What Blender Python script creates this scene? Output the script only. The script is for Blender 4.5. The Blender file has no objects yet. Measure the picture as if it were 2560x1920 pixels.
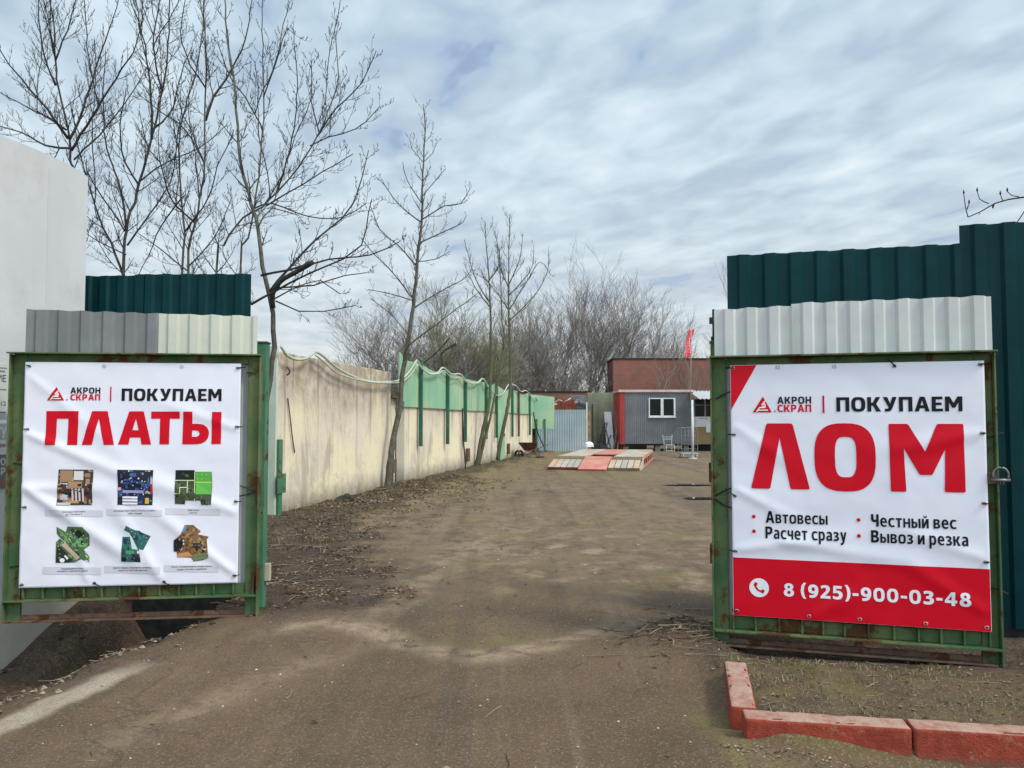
import bpy, bmesh, math, random
from mathutils import Vector, Matrix, noise
from mathutils.geometry import tessellate_polygon
R = math.radians
SC = bpy.context.scene
COL = SC.collection
# ------------------------------------------------------------------ camera
CAMZ, FPX, PITCH = 1.55, 1923.0, math.atan(90 / 1923.0)
cam = bpy.data.objects.new('camera', bpy.data.cameras.new('camera'))
COL.objects.link(cam)
cam.location = (0, 0, CAMZ)
cam.rotation_euler = (math.pi / 2 + PITCH, 0, 0)
cam.data.sensor_width = 36
cam.data.lens = FPX / 2560 * 36
cam.data.clip_start, cam.data.clip_end = .05, 2000
SC.camera = cam
# ------------------------------------------------------------------ light
SUN_AZ, SUN_EL = R(122), R(48)          # azimuth from +Y towards +X
SUNV = Vector((math.sin(SUN_AZ) * math.cos(SUN_EL), math.cos(SUN_AZ) * math.cos(SUN_EL), math.sin(SUN_EL)))
sun = bpy.data.objects.new('sun', bpy.data.lights.new('sun', 'SUN'))
COL.objects.link(sun)
sun.data.energy, sun.data.angle, sun.data.color = 1.9, R(12), (1, .92, .79)
sun.rotation_euler = SUNV.to_track_quat('Z', 'Y').to_euler()
SC.view_settings.view_transform = 'Standard'
SC.view_settings.look = 'None'
SC.view_settings.exposure = .2
SC.view_settings.gamma = 1


class NT:
    """small helper for node trees"""
    def __init__(s, tree):
        s.t = tree
        for n in list(tree.nodes): tree.nodes.remove(n)
    def n(s, kind, ins=None, **kw):
        nd = s.t.nodes.new(kind)
        for k, v in kw.items(): setattr(nd, k, v)
        for k, v in (ins or {}).items():
            sk = nd.inputs[k]
            if isinstance(v, bpy.types.NodeSocket): s.t.links.new(v, sk)
            else: sk.default_value = v
        return nd
    def math(s, op, a, b=0.0, clamp=False):
        return s.n('ShaderNodeMath', {0: a, 1: b}, operation=op, use_clamp=clamp).outputs[0]
    def mix(s, f, a, b, mode='MIX'):
        c = lambda v: v if isinstance(v, bpy.types.NodeSocket) else (*v, 1) if len(v) == 3 else v
        return s.n('ShaderNodeMix', {0: f, 6: c(a), 7: c(b)}, data_type='RGBA', blend_type=mode).outputs[2]
    def noise(s, vec, scale, detail=4, rough=.55, dist=0.0):
        return s.n('ShaderNodeTexNoise', {'Vector': vec, 'Scale': scale, 'Detail': detail, 'Roughness': rough, 'Distortion': dist}).outputs[0]
    def step(s, v, a, b):
        return s.n('ShaderNodeMapRange', {0: v, 1: a, 2: b, 3: 0.0, 4: 1.0}, interpolation_type='SMOOTHSTEP').outputs[0]
    def ramp(s, v, stops):
        r = s.n('ShaderNodeValToRGB', {0: v})
        e = r.color_ramp.elements
        while len(e) < len(stops): e.new(.5)
        for q, (p, c) in zip(e, stops): q.position = p; q.color = (*c, 1)
        return r.outputs[0]
    def vmul(s, v, sc):
        return s.n('ShaderNodeVectorMath', {0: v, 1: sc}, operation='MULTIPLY').outputs[0]


world = bpy.data.worlds.new('World')
SC.world = world
world.use_nodes = True
W = NT(world.node_tree)
WS = .1
d = W.n('ShaderNodeTexCoord').outputs['Generated']
sx = W.n('ShaderNodeSeparateXYZ', {0: d})
zc = W.math('ADD', W.math('MAXIMUM', sx.outputs[2], 0.0), .10)
pp = W.n('ShaderNodeCombineXYZ', {0: W.math('DIVIDE', sx.outputs[0], zc), 1: W.math('DIVIDE', sx.outputs[1], zc), 2: 0.0}).outputs[0]
pr = W.n('ShaderNodeVectorRotate', {'Vector': pp, 'Angle': R(-27)}, rotation_type='Z_AXIS').outputs[0]
n1 = W.noise(W.vmul(pr, (1.25, .62, 1)), 1.4, 4, .5, .25)
n2 = W.noise(W.vmul(pr, (1.2, .80, 1)), 5.2, 3, .5, .3)
n3 = W.noise(pr, .5, 3, .5, .2)
nn = W.math('ADD', W.math('MULTIPLY', n1, .40), W.math('ADD', W.math('MULTIPLY', n2, .42), W.math('MULTIPLY', n3, .18)))
cloud = W.ramp(nn, [(.38, (.345, .47, .65)), (.43, (.395, .51, .63)), (.49, (.47, .595, .70)), (.56, (.565, .69, .785)), (.67, (.72, .805, .86))])
hz = W.math('POWER', W.math('SUBTRACT', 1.0, W.math('MAXIMUM', sx.outputs[2], 0.0)), 6.0)
cloud = W.mix(W.math('MULTIPLY', hz, .85), cloud, (.74, .73, .68))
sd = W.n('ShaderNodeVectorMath', {0: d, 1: tuple(SUNV)}, operation='DOT_PRODUCT').outputs['Value']
bd = W.n('ShaderNodeVectorMath', {0: d, 1: (.15, -.94, .3)}, operation='DOT_PRODUCT').outputs['Value']
glow = W.math('ADD', W.math('MULTIPLY', W.math('POWER', W.math('MAXIMUM', sd, 0.0), 6.0), 1.4),
              W.math('MULTIPLY', W.step(bd, -.1, .9), .95))  # added lobe: unseen sky behind the camera brightened to fill camera-facing surfaces
cloud = W.mix(1.0, cloud, W.n('ShaderNodeCombineXYZ', {i: W.math('MULTIPLY', W.math('ADD', glow, 1.0), 1 / WS) for i in range(3)}).outputs[0], 'MULTIPLY')
sky = W.n('ShaderNodeTexSky', sky_type='NISHITA', sun_disc=False, sun_elevation=SUN_EL, sun_rotation=SUN_AZ)
gap = W.math('MULTIPLY', W.step(nn, .41, .365), .32)
colr = W.mix(gap, cloud, sky.outputs[0])
W.n('ShaderNodeOutputWorld', {0: W.n('ShaderNodeBackground', {0: colr, 1: WS}).outputs[0]})


# ------------------------------------------------------------------ pixel rays -> places (photo is 2560 x 1920)
def ray(px, py):
    cx, cz = (px - 1280) / FPX, -(py - 960) / FPX
    return Vector((cx, math.cos(PITCH) - cz * math.sin(PITCH), math.sin(PITCH) + cz * math.cos(PITCH)))
def P(px, py, Y):
    q = ray(px, py)
    return Vector((0, 0, CAMZ)) + q * (Y / q.y)
def G(px, py, z=0.0):
    q = ray(px, py)
    return Vector((0, 0, CAMZ)) + q * ((z - CAMZ) / q.z)
def sm(a, b, x):
    t = min(1, max(0, (x - a) / (b - a)))
    return t * t * (3 - 2 * t)
def lerp(a, b, t): return a + (b - a) * t


# ------------------------------------------------------------------ materials
def new_mat(name):
    m = bpy.data.materials.new(name)
    m.use_nodes = True
    return m, NT(m.node_tree)
def finish(N, col, rough, metal=0.0, bump=None, bdist=.01, bstr=.5, spec=.5):
    ins = {'Base Color': col if isinstance(col, bpy.types.NodeSocket) else (*col, 1), 'Roughness': rough, 'Metallic': metal, 'Specular IOR Level': spec}
    if bump is not None:
        ins['Normal'] = N.n('ShaderNodeBump', {'Strength': bstr, 'Distance': bdist, 'Height': bump}).outputs[0]
    N.n('ShaderNodeOutputMaterial', {0: N.n('ShaderNodeBsdfPrincipled', ins).outputs[0]})
def weather(name, c1, c2, scale=3, rough=.6, metal=0.0, rust=None, rustc=(.11, .04, .018), rscale=6, streak=None, streakc=(.05, .04, .03),
            bump=.3, bscale=60, bdist=.004, grime=None, spec=.22):
    m, N = new_mat(name)
    co = N.n('ShaderNodeTexCoord').outputs['Object']
    col = N.mix(N.step(N.noise(co, scale, 6, .6), .35, .68), c1, c2)
    fine = N.noise(co, bscale, 3, .6)
    if streak:
        sv = N.noise(N.vmul(co, (1, 1, .07)), 7, 5, .65)
        col = N.mix(N.math('MULTIPLY', N.step(sv, .52, .75), streak), col, streakc)
    if grime:
        col = N.mix(N.math('MULTIPLY', N.step(N.noise(co, 1.7, 7, .68), .5, .75), .7), col, grime)
    rg = rough
    if rust:
        rm = N.step(N.noise(co, rscale, 8, .7, .3), .72 - rust, .80 - rust)
        col = N.mix(rm, col, N.mix(fine, rustc, tuple(c * .4 for c in rustc)))
        rg = N.math('ADD', rough, N.math('MULTIPLY', rm, .3), True)
    finish(N, col, rg, metal, fine, bdist, bump, spec)
    return m
M = {}
M['teal'] = weather('dark_teal_coated_steel', (.001, .026, .030), (.002, .036, .040), 2, .45, streak=.25, streakc=(.004, .052, .052), bump=.25, bscale=2.5, bdist=.03, spec=.12)
M['frame'] = weather('rusty_green_paint', (.050, .108, .048), (.130, .155, .064), 3, .7, rust=.21, rscale=3.5, rustc=(.12, .062, .028), grime=(.075, .082, .036), bump=.6, spec=.12)
M['frame2'] = weather('bright_green_paint', (.05, .15, .085), (.085, .20, .11), 3, .6, rust=.17, rscale=7, grime=(.06, .13, .07), bump=.3)
M['rail'] = weather('rusty_steel', (.085, .05, .035), (.16, .10, .07), 6, .8, rust=.2, bump=.6)
M['greysheet'] = weather('grey_sheet_steel', (.16, .165, .165), (.21, .215, .215), 2, .5, streak=.3, streakc=(.13, .17, .15), bump=.3, bscale=2.5, bdist=.03)
M['beigesheet'] = weather('pale_beige_sheet_steel', (.50, .50, .42), (.58, .58, .47), 1.5, .45, streak=.25, streakc=(.44, .44, .28), bump=.3, bscale=2.5, bdist=.03)
M['whitesheet'] = weather('pale_grey_sheet_steel', (.50, .50, .485), (.58, .58, .56), 2, .45, streak=.3, streakc=(.5, .49, .36), bump=.3, bscale=2.5, bdist=.03)
M['infill'] = weather('pale_infill_sheet', (.36, .38, .37), (.45, .46, .45), 2, .5, streak=.35, streakc=(.25, .25, .18), bump=.05)
M['wire'] = weather('black_plastic_tie', (.012, .012, .014), (.02, .02, .022), 5, .5)
M['eyelet'] = weather('tin_eyelet', (.35, .35, .36), (.5, .5, .5), 5, .35, metal=.8)
M['steel'] = weather('worn_steel', (.13, .13, .135), (.2, .2, .2), 30, .45, metal=.7, rust=.1)
M['darkiron'] = weather('dark_iron', (.012, .015, .016), (.03, .03, .03), 8, .55)
M['bark'] = weather('grey_bark', (.075, .072, .055), (.135, .125, .098), 12, .9, streak=.4, bump=.7, bscale=45, bdist=.01, spec=.15)
M['barkdark'] = weather('dark_bark', (.036, .032, .029), (.070, .062, .055), 12, .9, bump=.6, bscale=45, bdist=.01, spec=.15)
M['barkgreen'] = weather('mossy_bark', (.085, .09, .05), (.14, .14, .085), 1.2, .9, bump=.4, spec=.15)
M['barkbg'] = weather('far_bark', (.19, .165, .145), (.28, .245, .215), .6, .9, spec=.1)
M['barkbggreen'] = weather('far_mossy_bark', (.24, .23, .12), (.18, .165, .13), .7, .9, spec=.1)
M['greenpanel'] = weather('mint_green_sheet', (.22, .42, .27), (.38, .48, .30), .7, .6, rust=.07, rscale=2, rustc=(.24, .26, .12), streak=.4, streakc=(.16, .35, .22), grime=(.30, .48, .32), bump=.1)
M['greenpost'] = weather('dark_green_post', (.03, .105, .062), (.05, .145, .09), 2, .55, rust=.07)
M['brownpost'] = weather('brown_post', (.11, .06, .04), (.16, .10, .06), 4, .8)
M['hose'] = weather('pale_hose', (.40, .43, .33), (.5, .52, .42), 4, .6)
M['galv'] = weather('galvanised_sheet', (.30, .37, .38), (.40, .44, .46), .8, .42, metal=.15, streak=.2, streakc=(.28, .38, .3), bump=.05)
M['contgrey'] = weather('grey_cabin_cladding', (.13, .135, .14), (.18, .185, .19), .8, .5, streak=.35, streakc=(.07, .07, .07), bump=.05)
M['redpaint'] = weather('faded_red_paint', (.30, .035, .035), (.38, .06, .05), 2, .6, streak=.2, bump=.1)
M['pinktrim'] = weather('faded_pink_trim', (.50, .30, .27), (.56, .42, .38), 2, .6)
M['whitepaint'] = weather('dirty_white_paint', (.55, .55, .53), (.66, .66, .64), 3, .5, streak=.15, streakc=(.4, .4, .35))
M['glass'] = weather('dark_window_glass', (.004, .009, .009), (.008, .016, .015), 2, .2, spec=.12, bump=0)
M['osb'] = weather('ochre_board', (.25, .175, .085), (.30, .19, .10), 4, .8)
M['olive'] = weather('mossy_concrete', (.15, .155, .12), (.24, .25, .155), .7, .9, streak=.5, streakc=(.11, .11, .095), grime=(.13, .13, .12), bump=.4)
M['plankbeige'] = weather('weathered_planks', (.42, .33, .24), (.5, .45, .36), 2.2, .85, grime=(.16, .11, .08), bump=.3)
M['plankpink'] = weather('pinkish_planks', (.5, .29, .19), (.55, .42, .30), 2.2, .85, grime=(.3, .16, .1), bump=.3)
M['plankgrey'] = weather('greyish_planks', (.34, .31, .27), (.42, .38, .29), 2.2, .85, grime=(.2, .16, .12), bump=.3)
M['plankbrown'] = weather('brown_boards', (.13, .085, .055), (.22, .15, .09), 3, .9, bump=.4)
M['coral'] = weather('coral_red_paint', (.50, .16, .12), (.56, .27, .20), 2.5, .7, grime=(.33, .18, .13), bump=.1)
M['darkred'] = weather('dark_red_steel', (.10, .02, .022), (.16, .035, .03), 2, .7, rust=.15)
M['void'] = weather('black_gap', (.008, .006, .006), (.012, .01, .01), 2, .9)  # flat black put where deep shade lies, as in the ramp pit
M['redbrickmetal'] = weather('red_brown_sheet', (.15, .035, .02), (.22, .06, .03), 2, .7, streak=.3)
M['flag'] = weather('coral_flag_cloth', (.80, .10, .14), (.82, .16, .18), 3, .8, bump=0)
M['barrow'] = weather('rusty_barrow', (.05, .018, .014), (.11, .045, .03), 6, .8, rust=.2)
M['bag'] = weather('white_bag_plastic', (.7, .72, .75), (.8, .8, .8), 6, .4)
M['rubber'] = weather('black_rubber', (.012, .012, .012), (.025, .025, .025), 6, .8)
M['wood'] = weather('old_wood', (.20, .12, .07), (.3, .2, .12), 4, .85, streak=.3)
M['palewood'] = weather('pale_wood', (.36, .30, .22), (.45, .4, .3), 4, .85)


def brick_mat(name, c1, c2, mort, sc, patch=None):
    m, N = new_mat(name)
    g = N.n('ShaderNodeTexCoord').outputs['Object']
    sp = N.n('ShaderNodeSeparateXYZ', {0: g})
    v = N.n('ShaderNodeCombineXYZ', {0: N.math('ADD', sp.outputs[0], sp.outputs[1]), 1: sp.outputs[2], 2: 0.0}).outputs[0]
    b = N.n('ShaderNodeTexBrick', {'Vector': v, 'Color1': (*c1, 1), 'Color2': (*c2, 1), 'Mortar': (*mort, 1), 'Scale': sc, 'Mortar Size': .012, 'Brick Width': .26, 'Row Height': .08})
    col = N.mix(N.step(N.noise(g, .8, 5, .6), .4, .7), b.outputs[0], patch or c1)
    finish(N, col, .9, 0, b.outputs[1], .004, .4, .2)
    return m
M['brick'] = brick_mat('red_brick', (.30, .075, .06), (.22, .065, .05), (.24, .17, .13), 1.0, (.17, .10, .07))
M['greybrick'] = brick_mat('grey_brick', (.24, .24, .23), (.16, .16, .16), (.06, .06, .06), .7, (.2, .2, .19))


def ink_mat(name, rough):
    m, N = new_mat(name)
    a = N.n('ShaderNodeVertexColor', layer_name='Col').outputs[0]
    finish(N, a, rough, 0, spec=.12)
    return m
M['ink'] = ink_mat('printed_vinyl_ink', .42)
M['tinted'] = ink_mat('dry_litter', .9)
m, N = new_mat('white_vinyl'); co = N.n('ShaderNodeTexCoord').outputs['Object']
finish(N, N.mix(N.noise(co, 2.5, 5, .6), (.69, .675, .755), (.74, .73, .79)), .5, 0, N.noise(co, 5, 4, .5), .012, .25, .25); M['vinyl'] = m

# cream wall
m, N = new_mat('stained_cream_concrete')
co = N.n('ShaderNodeTexCoord').outputs['Object']
sp = N.n('ShaderNodeSeparateXYZ', {0: co})
c = N.mix(N.step(N.noise(co, .75, 6, .6), .42, .62), (.67, .575, .46), (.76, .665, .45))
c = N.mix(N.math('MULTIPLY', N.step(N.noise(co, 2.4, 7, .65), .52, .7), .55), c, (.55, .46, .40))
c = N.mix(N.math('MULTIPLY', N.step(N.noise(co, 11, 6, .7), .60, .70), .55), c, (.33, .27, .19))
hg = N.math('ADD', sp.outputs[2], N.math('MULTIPLY', N.noise(N.vmul(co, (1, 1, .3)), 3, 4, .6), 1.3))
top = N.step(hg, 1.95, 3.05)
st = N.noise(N.vmul(co, (1, 1, .035)), 5.5, 5, .7)
c = N.mix(N.math('MULTIPLY', N.step(st, .56, .68), N.math('ADD', N.math('MULTIPLY', top, .6), .34)), c, (.17, .125, .09))
c = N.mix(N.math('MULTIPLY', top, N.math('MULTIPLY', N.step(N.noise(co, 3, 8, .7), .25, .65), .85)), c, (.23, .165, .125))
c = N.mix(N.math('MULTIPLY', N.step(N.noise(N.vmul(co, (1, 1, .35)), 1.6, 8, .72, .3), .50, .64), .62), c, (.36, .30, .23))
c = N.mix(N.math('MULTIPLY', N.step(N.noise(co, 38, 4, .7), .60, .72), .5), c, (.30, .25, .19))
c = N.mix(N.math('MULTIPLY', N.step(N.noise(co, 6, 7, .7, .3), .66, .72), .7), c, (.72, .68, .60))
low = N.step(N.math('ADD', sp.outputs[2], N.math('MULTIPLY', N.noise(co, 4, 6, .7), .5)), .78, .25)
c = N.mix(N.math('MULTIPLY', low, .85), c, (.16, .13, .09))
cr = N.n('ShaderNodeTexVoronoi', {'Vector': N.n('ShaderNodeVectorMath', {0: co, 1: N.n('ShaderNodeTexNoise', {'Vector': co, 'Scale': 2.5, 'Detail': 5.0}).outputs[1]}, operation='ADD').outputs[0], 'Scale': .8}, feature='DISTANCE_TO_EDGE').outputs[0]
c = N.mix(N.math('MULTIPLY', N.step(cr, .006, .001), N.math('MULTIPLY', N.step(N.noise(co, .9, 2, .5), .56, .64), .6)), c, (.2, .15, .11))
hh = N.math('ADD', N.noise(co, 14, 6, .65), N.math('MULTIPLY', N.noise(co, 70, 3, .6), .4))
finish(N, c, .9, 0, hh, .015, .55, .2); M['cream'] = m
M['jamb'] = weather('pale_green_washed_concrete', (.46, .53, .43), (.55, .58, .47), 3, .85, streak=.3, streakc=(.35, .38, .3), bump=.5)
M['building'] = weather('pale_grey_render', (.52, .52, .51), (.58, .58, .57), .9, .7, streak=.25, streakc=(.47, .47, .46), bump=.3, grime=(.44, .44, .42))
M['plinth'] = weather('pale_pinkish_plinth', (.40, .36, .30), (.48, .43, .36), 2, .85, grime=(.18, .18, .15), bump=.4)

# kerb
m, N = new_mat('red_painted_kerb')
co = N.n('ShaderNodeTexCoord').outputs['Object']
nz = N.n('ShaderNodeSeparateXYZ', {0: N.n('ShaderNodeNewGeometry').outputs['Normal']}).outputs[2]
worn = N.step(N.noise(co, 6, 8, .72), .25, .58)
c = N.mix(N.step(N.noise(co, 9, 6, .6), .35, .65), (.34, .062, .036), (.24, .044, .026))
c = N.mix(N.math('MULTIPLY', N.step(N.noise(co, 14, 7, .7), .56, .66), .75), c, (.36, .13, .075))
up = N.step(nz, .55, .95)                # foot traffic wears the paint off the tread
c = N.mix(N.math('MULTIPLY', N.math('MULTIPLY', up, worn), .95), c, (.46, .31, .235))
c = N.mix(N.math('MULTIPLY', N.step(N.noise(co, 22, 6, .7), .62, .72), .7), c, (.14, .09, .065))
c = N.mix(N.math('MULTIPLY', N.step(N.noise(co, 7, 8, .72, .3), .60, .66), .8), c, (.27, .22, .18))
zz = N.n('ShaderNodeSeparateXYZ', {0: co}).outputs[2]
c = N.mix(N.math('MULTIPLY', N.step(N.math('ADD', zz, N.math('MULTIPLY', N.noise(co, 16, 6, .7), .12)), -.035, -.10), .75), c, (.13, .095, .068))
finish(N, c, .8, 0, N.math('ADD', N.noise(co, 30, 6, .7), N.math('MULTIPLY', N.noise(co, 150, 2, .5), .6)), .012, .9, .15); M['kerb'] = m

# ground
m, N = new_mat('dirt_and_asphalt')
co = N.n('ShaderNodeTexCoord').outputs['Object']
at = N.n('ShaderNodeVertexColor', layer_name='Mask')
ma = N.n('ShaderNodeSeparateColor', {0: at.outputs[0]})
soil, moss, dust, strip = ma.outputs[0], ma.outputs[1], ma.outputs[2], at.outputs[1]
nb, nm, nf = N.noise(co, .55, 6, .6, .4), N.noise(co, 3.2, 7, .65, .3), N.noise(co, 48, 5, .7)
c = N.mix(N.step(nb, .36, .64), (.122, .076, .043), (.160, .101, .058))
c = N.mix(N.math('MULTIPLY', N.step(nm, .44, .66), .5), c, (.108, .070, .043))
drag = N.noise(N.vmul(co, (1, .22, 1)), 2.0, 6, .65, .6)
c = N.mix(N.math('MULTIPLY', N.step(drag, .52, .72), .26), c, (.25, .168, .105))
dm = N.math('MULTIPLY', dust, N.step(N.noise(co, 4.5, 7, .72, .5), .34, .58))
c = N.mix(dm, c, (.335, .235, .152))
mm = N.math('MULTIPLY', moss, N.step(N.noise(co, 2.2, 7, .7, .4), .40, .58))
c = N.mix(N.math('MULTIPLY', mm, .88), c, N.mix(nf, (.150, .122, .032), (.235, .19, .065)))
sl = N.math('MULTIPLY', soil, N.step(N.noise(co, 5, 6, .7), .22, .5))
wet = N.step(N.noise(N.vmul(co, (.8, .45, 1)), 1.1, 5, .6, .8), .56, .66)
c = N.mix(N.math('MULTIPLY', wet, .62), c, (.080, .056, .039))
rut = N.noise(N.vmul(co, (2.6, .10, 1)), 1.0, 4, .55, .25)
c = N.mix(N.math('MULTIPLY', N.step(rut, .53, .62), .38), c, (.088, .062, .044))
c = N.mix(N.math('MULTIPLY', N.step(rut, .44, .36), .30), c, (.24, .175, .118))
ck = N.n('ShaderNodeTexVoronoi', {'Vector': N.n('ShaderNodeVectorMath', {0: N.vmul(co, (1, .7, 1)), 1: N.n('ShaderNodeTexNoise', {'Vector': co, 'Scale': 1.6, 'Detail': 6.0}).outputs[1]}, operation='ADD').outputs[0], 'Scale': .55}, feature='DISTANCE_TO_EDGE').outputs[0]
c = N.mix(N.math('MULTIPLY', N.step(ck, .012, .003), N.math('MULTIPLY', N.step(N.noise(co, .6, 2, .5), .50, .58), .4)), c, (.055, .040, .028))
c = N.mix(sl, c, N.mix(N.step(nm, .4, .65), (.050, .032, .021), (.095, .062, .041)))  # dark soil, its tone deepened to carry shade under the gate leaves
c = N.mix(strip, c, N.mix(N.step(nm, .35, .65), (.34, .27, .195), (.41, .34, .26)))
c = N.mix(N.math('MULTIPLY', N.step(nf, .50, .68), .55), c, N.mix(.45, c, (.04, .03, .022)))
gr = N.n('ShaderNodeTexVoronoi', {'Vector': co, 'Scale': 130.0}).outputs['Color']
gv = N.n('ShaderNodeSeparateColor', {0: gr}).outputs[0]
c = N.mix(N.math('MULTIPLY', N.step(gv, .82, .95), .45), c, (.27, .22, .17))
c = N.mix(N.math('MULTIPLY', N.step(gv, .22, .04), .45), c, (.045, .035, .028))
hb = N.math('ADD', N.math('ADD', N.math('MULTIPLY', nm, .5), N.math('MULTIPLY', nf, .5)), N.math('MULTIPLY', gv, .10))
finish(N, c, .88, 0, hb, .035, .6, .22); M['ground'] = m
m, N = new_mat('muddy_water'); finish(N, (.03, .026, .022), .06, 0, spec=.6); M['water'] = m


# ------------------------------------------------------------------ mesh building
class MB:
    def __init__(s): s.v, s.f, s.c = [], [], []
    def add(s, vs, fs, col=None):
        o = len(s.v)
        s.v.extend(tuple(v) for v in vs)
        for f in fs:
            s.f.append(tuple(i + o for i in f)); s.c.append(col)
        return s
    def box(s, x0, x1, y0, y1, z0, z1, col=None):
        v = [(x, y, z) for z in (z0, z1) for y in (y0, y1) for x in (x0, x1)]
        return s.add(v, [(0, 2, 3, 1), (4, 5, 7, 6), (0, 1, 5, 4), (2, 6, 7, 3), (0, 4, 6, 2), (1, 3, 7, 5)], col)
    def beam(s, a, b, w, h, up=Vector((0, 0, 1)), col=None):
        a, b = Vector(a), Vector(b)
        t = (b - a).normalized()
        if abs(t.dot(up)) > .98: up = Vector((0, 1, 0))
        r = t.cross(up).normalized() * w / 2
        u = r.cross(t).normalized() * h / 2
        v = [p + i * r + j * u for p in (a, b) for i, j in ((-1, -1), (1, -1), (1, 1), (-1, 1))]
        return s.add(v, [(0, 3, 2, 1), (4, 5, 6, 7), (0, 1, 5, 4), (1, 2, 6, 5), (2, 3, 7, 6), (3, 0, 4, 7)], col)
    def tube(s, pts, rads, n=5, cap=True, col=None):
        if not isinstance(rads, (list, tuple)): rads = [rads] * len(pts)
        o = len(s.v)
        ref = None
        L = len(pts)
        for i, p in enumerate(pts):
            t = (pts[min(i + 1, L - 1)] - pts[max(i - 1, 0)])
            if t.length < 1e-9: t = Vector((0, 0, 1))
            t = t.normalized()
            if ref is None: ref = Vector((1, 0, 0)) if abs(t.x) < .9 else Vector((0, 1, 0))
            a = t.cross(ref).normalized()
            b = t.cross(a)
            ref = -b if False else ref
            for k in range(n):
                q = 2 * math.pi * k / n
                w = p + (a * math.cos(q) + b * math.sin(q)) * rads[i]
                s.v.append((w.x, w.y, w.z))
        for i in range(L - 1):
            for k in range(n):
                k2 = (k + 1) % n
                s.f.append((o + i * n + k, o + i * n + k2, o + (i + 1) * n + k2, o + (i + 1) * n + k)); s.c.append(col)
        if cap:
            s.f.append(tuple(o + k for k in range(n))[::-1]); s.c.append(col)
            s.f.append(tuple(o + (L - 1) * n + k for k in range(n))); s.c.append(col)
        return s
    def cyl(s, a, b, r, n=12, col=None): return s.tube([Vector(a), Vector(b)], [r, r], n, True, col)
    def ring(s, c, ax, R_, r, n=14, k=6, a0=0, a1=2 * math.pi):
        ax = Vector(ax).normalized()
        u = ax.cross(Vector((0, 0, 1)))
        u = u.normalized() if u.length > .1 else Vector((1, 0, 0))
        w = ax.cross(u)
        pts = [Vector(c) + (u * math.cos(lerp(a0, a1, i / n)) + w * math.sin(lerp(a0, a1, i / n))) * R_ for i in range(n + 1)]
        return s.tube(pts, r, k, False)
    def build(s, name, mat, parent=None, smooth=False, bevel=0):
        me = bpy.data.meshes.new(name)
        me.from_pydata(s.v, [], s.f)
        if mat: me.materials.append(mat)
        if any(c is not None for c in s.c):
            at = me.color_attributes.new('Col', 'FLOAT_COLOR', 'CORNER')
            buf = []
            for p, c in zip(me.polygons, s.c): buf.extend((*(c or (1, 1, 1)), 1) * len(p.vertices))
            at.data.foreach_set('color', buf)
        if smooth: me.polygons.foreach_set('use_smooth', [True] * len(me.polygons))
        me.update()
        o = bpy.data.objects.new(name, me)
        COL.objects.link(o)
        if parent: o.parent = parent
        if bevel:
            b = o.modifiers.new('bevel', 'BEVEL'); b.width = bevel; b.segments = 2; b.limit_method = 'ANGLE'
        return o
def tag(o, label, cat, group=None, kind=None):
    if label: o['label'] = label
    if cat: o['category'] = cat
    if group: o['group'] = group
    if kind: o['kind'] = kind
    return o
def thing(name, label, cat, loc=(0, 0, 0), rz=0, group=None):
    o = bpy.data.objects.new(name, None)
    o.empty_display_size = .2
    COL.objects.link(o)
    o.location = loc; o.rotation_euler = (0, 0, rz)
    return tag(o, label, cat, group)
def struct(o, name=None):
    o['kind'] = 'structure'
    return o
def corr(mb, u0, u1, z0, z1, y, period=.17, depth=.025, th=.002, ztop=None, col=None, duty=.5):
    """trapezoid-ribbed sheet along local X, facing -Y"""
    pts = [(u0, 0)]
    u = u0
    while u < u1:
        for a, h in ((.0, 0), (duty - .12, 0), (duty, 1), (.88, 1)):
            q = u + a * period
            if u0 < q < u1: pts.append((q, h))
        u += period
    pts.append((u1, pts[-1][1]))
    vs, fs = [], []
    for x, h in pts:
        zt = ztop(x) if ztop else z1
        for dy in (0, th):
            vs += [(x, y - h * depth + dy, z0), (x, y - h * depth + dy, zt)]
    for i in range(len(pts) - 1):
        a, b = i * 4, i * 4 + 4
        fs += [(a, b, b + 1, a + 1), (a + 3, b + 3, b + 2, a + 2), (a + 1, b + 1, b + 3, a + 3), (a, a + 2, b + 2, b)]
    e = (len(pts) - 1) * 4
    fs += [(0, 1, 3, 2), (e, e + 2, e + 3, e + 1)]
    mb.add(vs, fs, col)
    return mb
def resample(pts, step):
    """Catmull-Rom through points, about one point per step"""
    pts = [Vector(p) for p in pts]
    if len(pts) == 2: pts = [pts[0], (pts[0] + pts[1]) / 2, pts[1]]
    out = []
    for i in range(len(pts) - 1):
        p0, p1, p2, p3 = pts[max(i - 1, 0)], pts[i], pts[i + 1], pts[min(i + 2, len(pts) - 1)]
        n = max(1, int((p2 - p1).length / step))
        for k in range(n):
            t = k / n
            out.append(.5 * ((2 * p1) + (p2 - p0) * t + (2 * p0 - 5 * p1 + 4 * p2 - p3) * t * t + (3 * p1 - p0 - 3 * p2 + p3) * t ** 3))
    out.append(pts[-1])
    return out
def fbm(x, y, z=0, o=4):
    return noise.fractal(Vector((x, y, z)), 1.0, 2.0, o)


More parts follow.
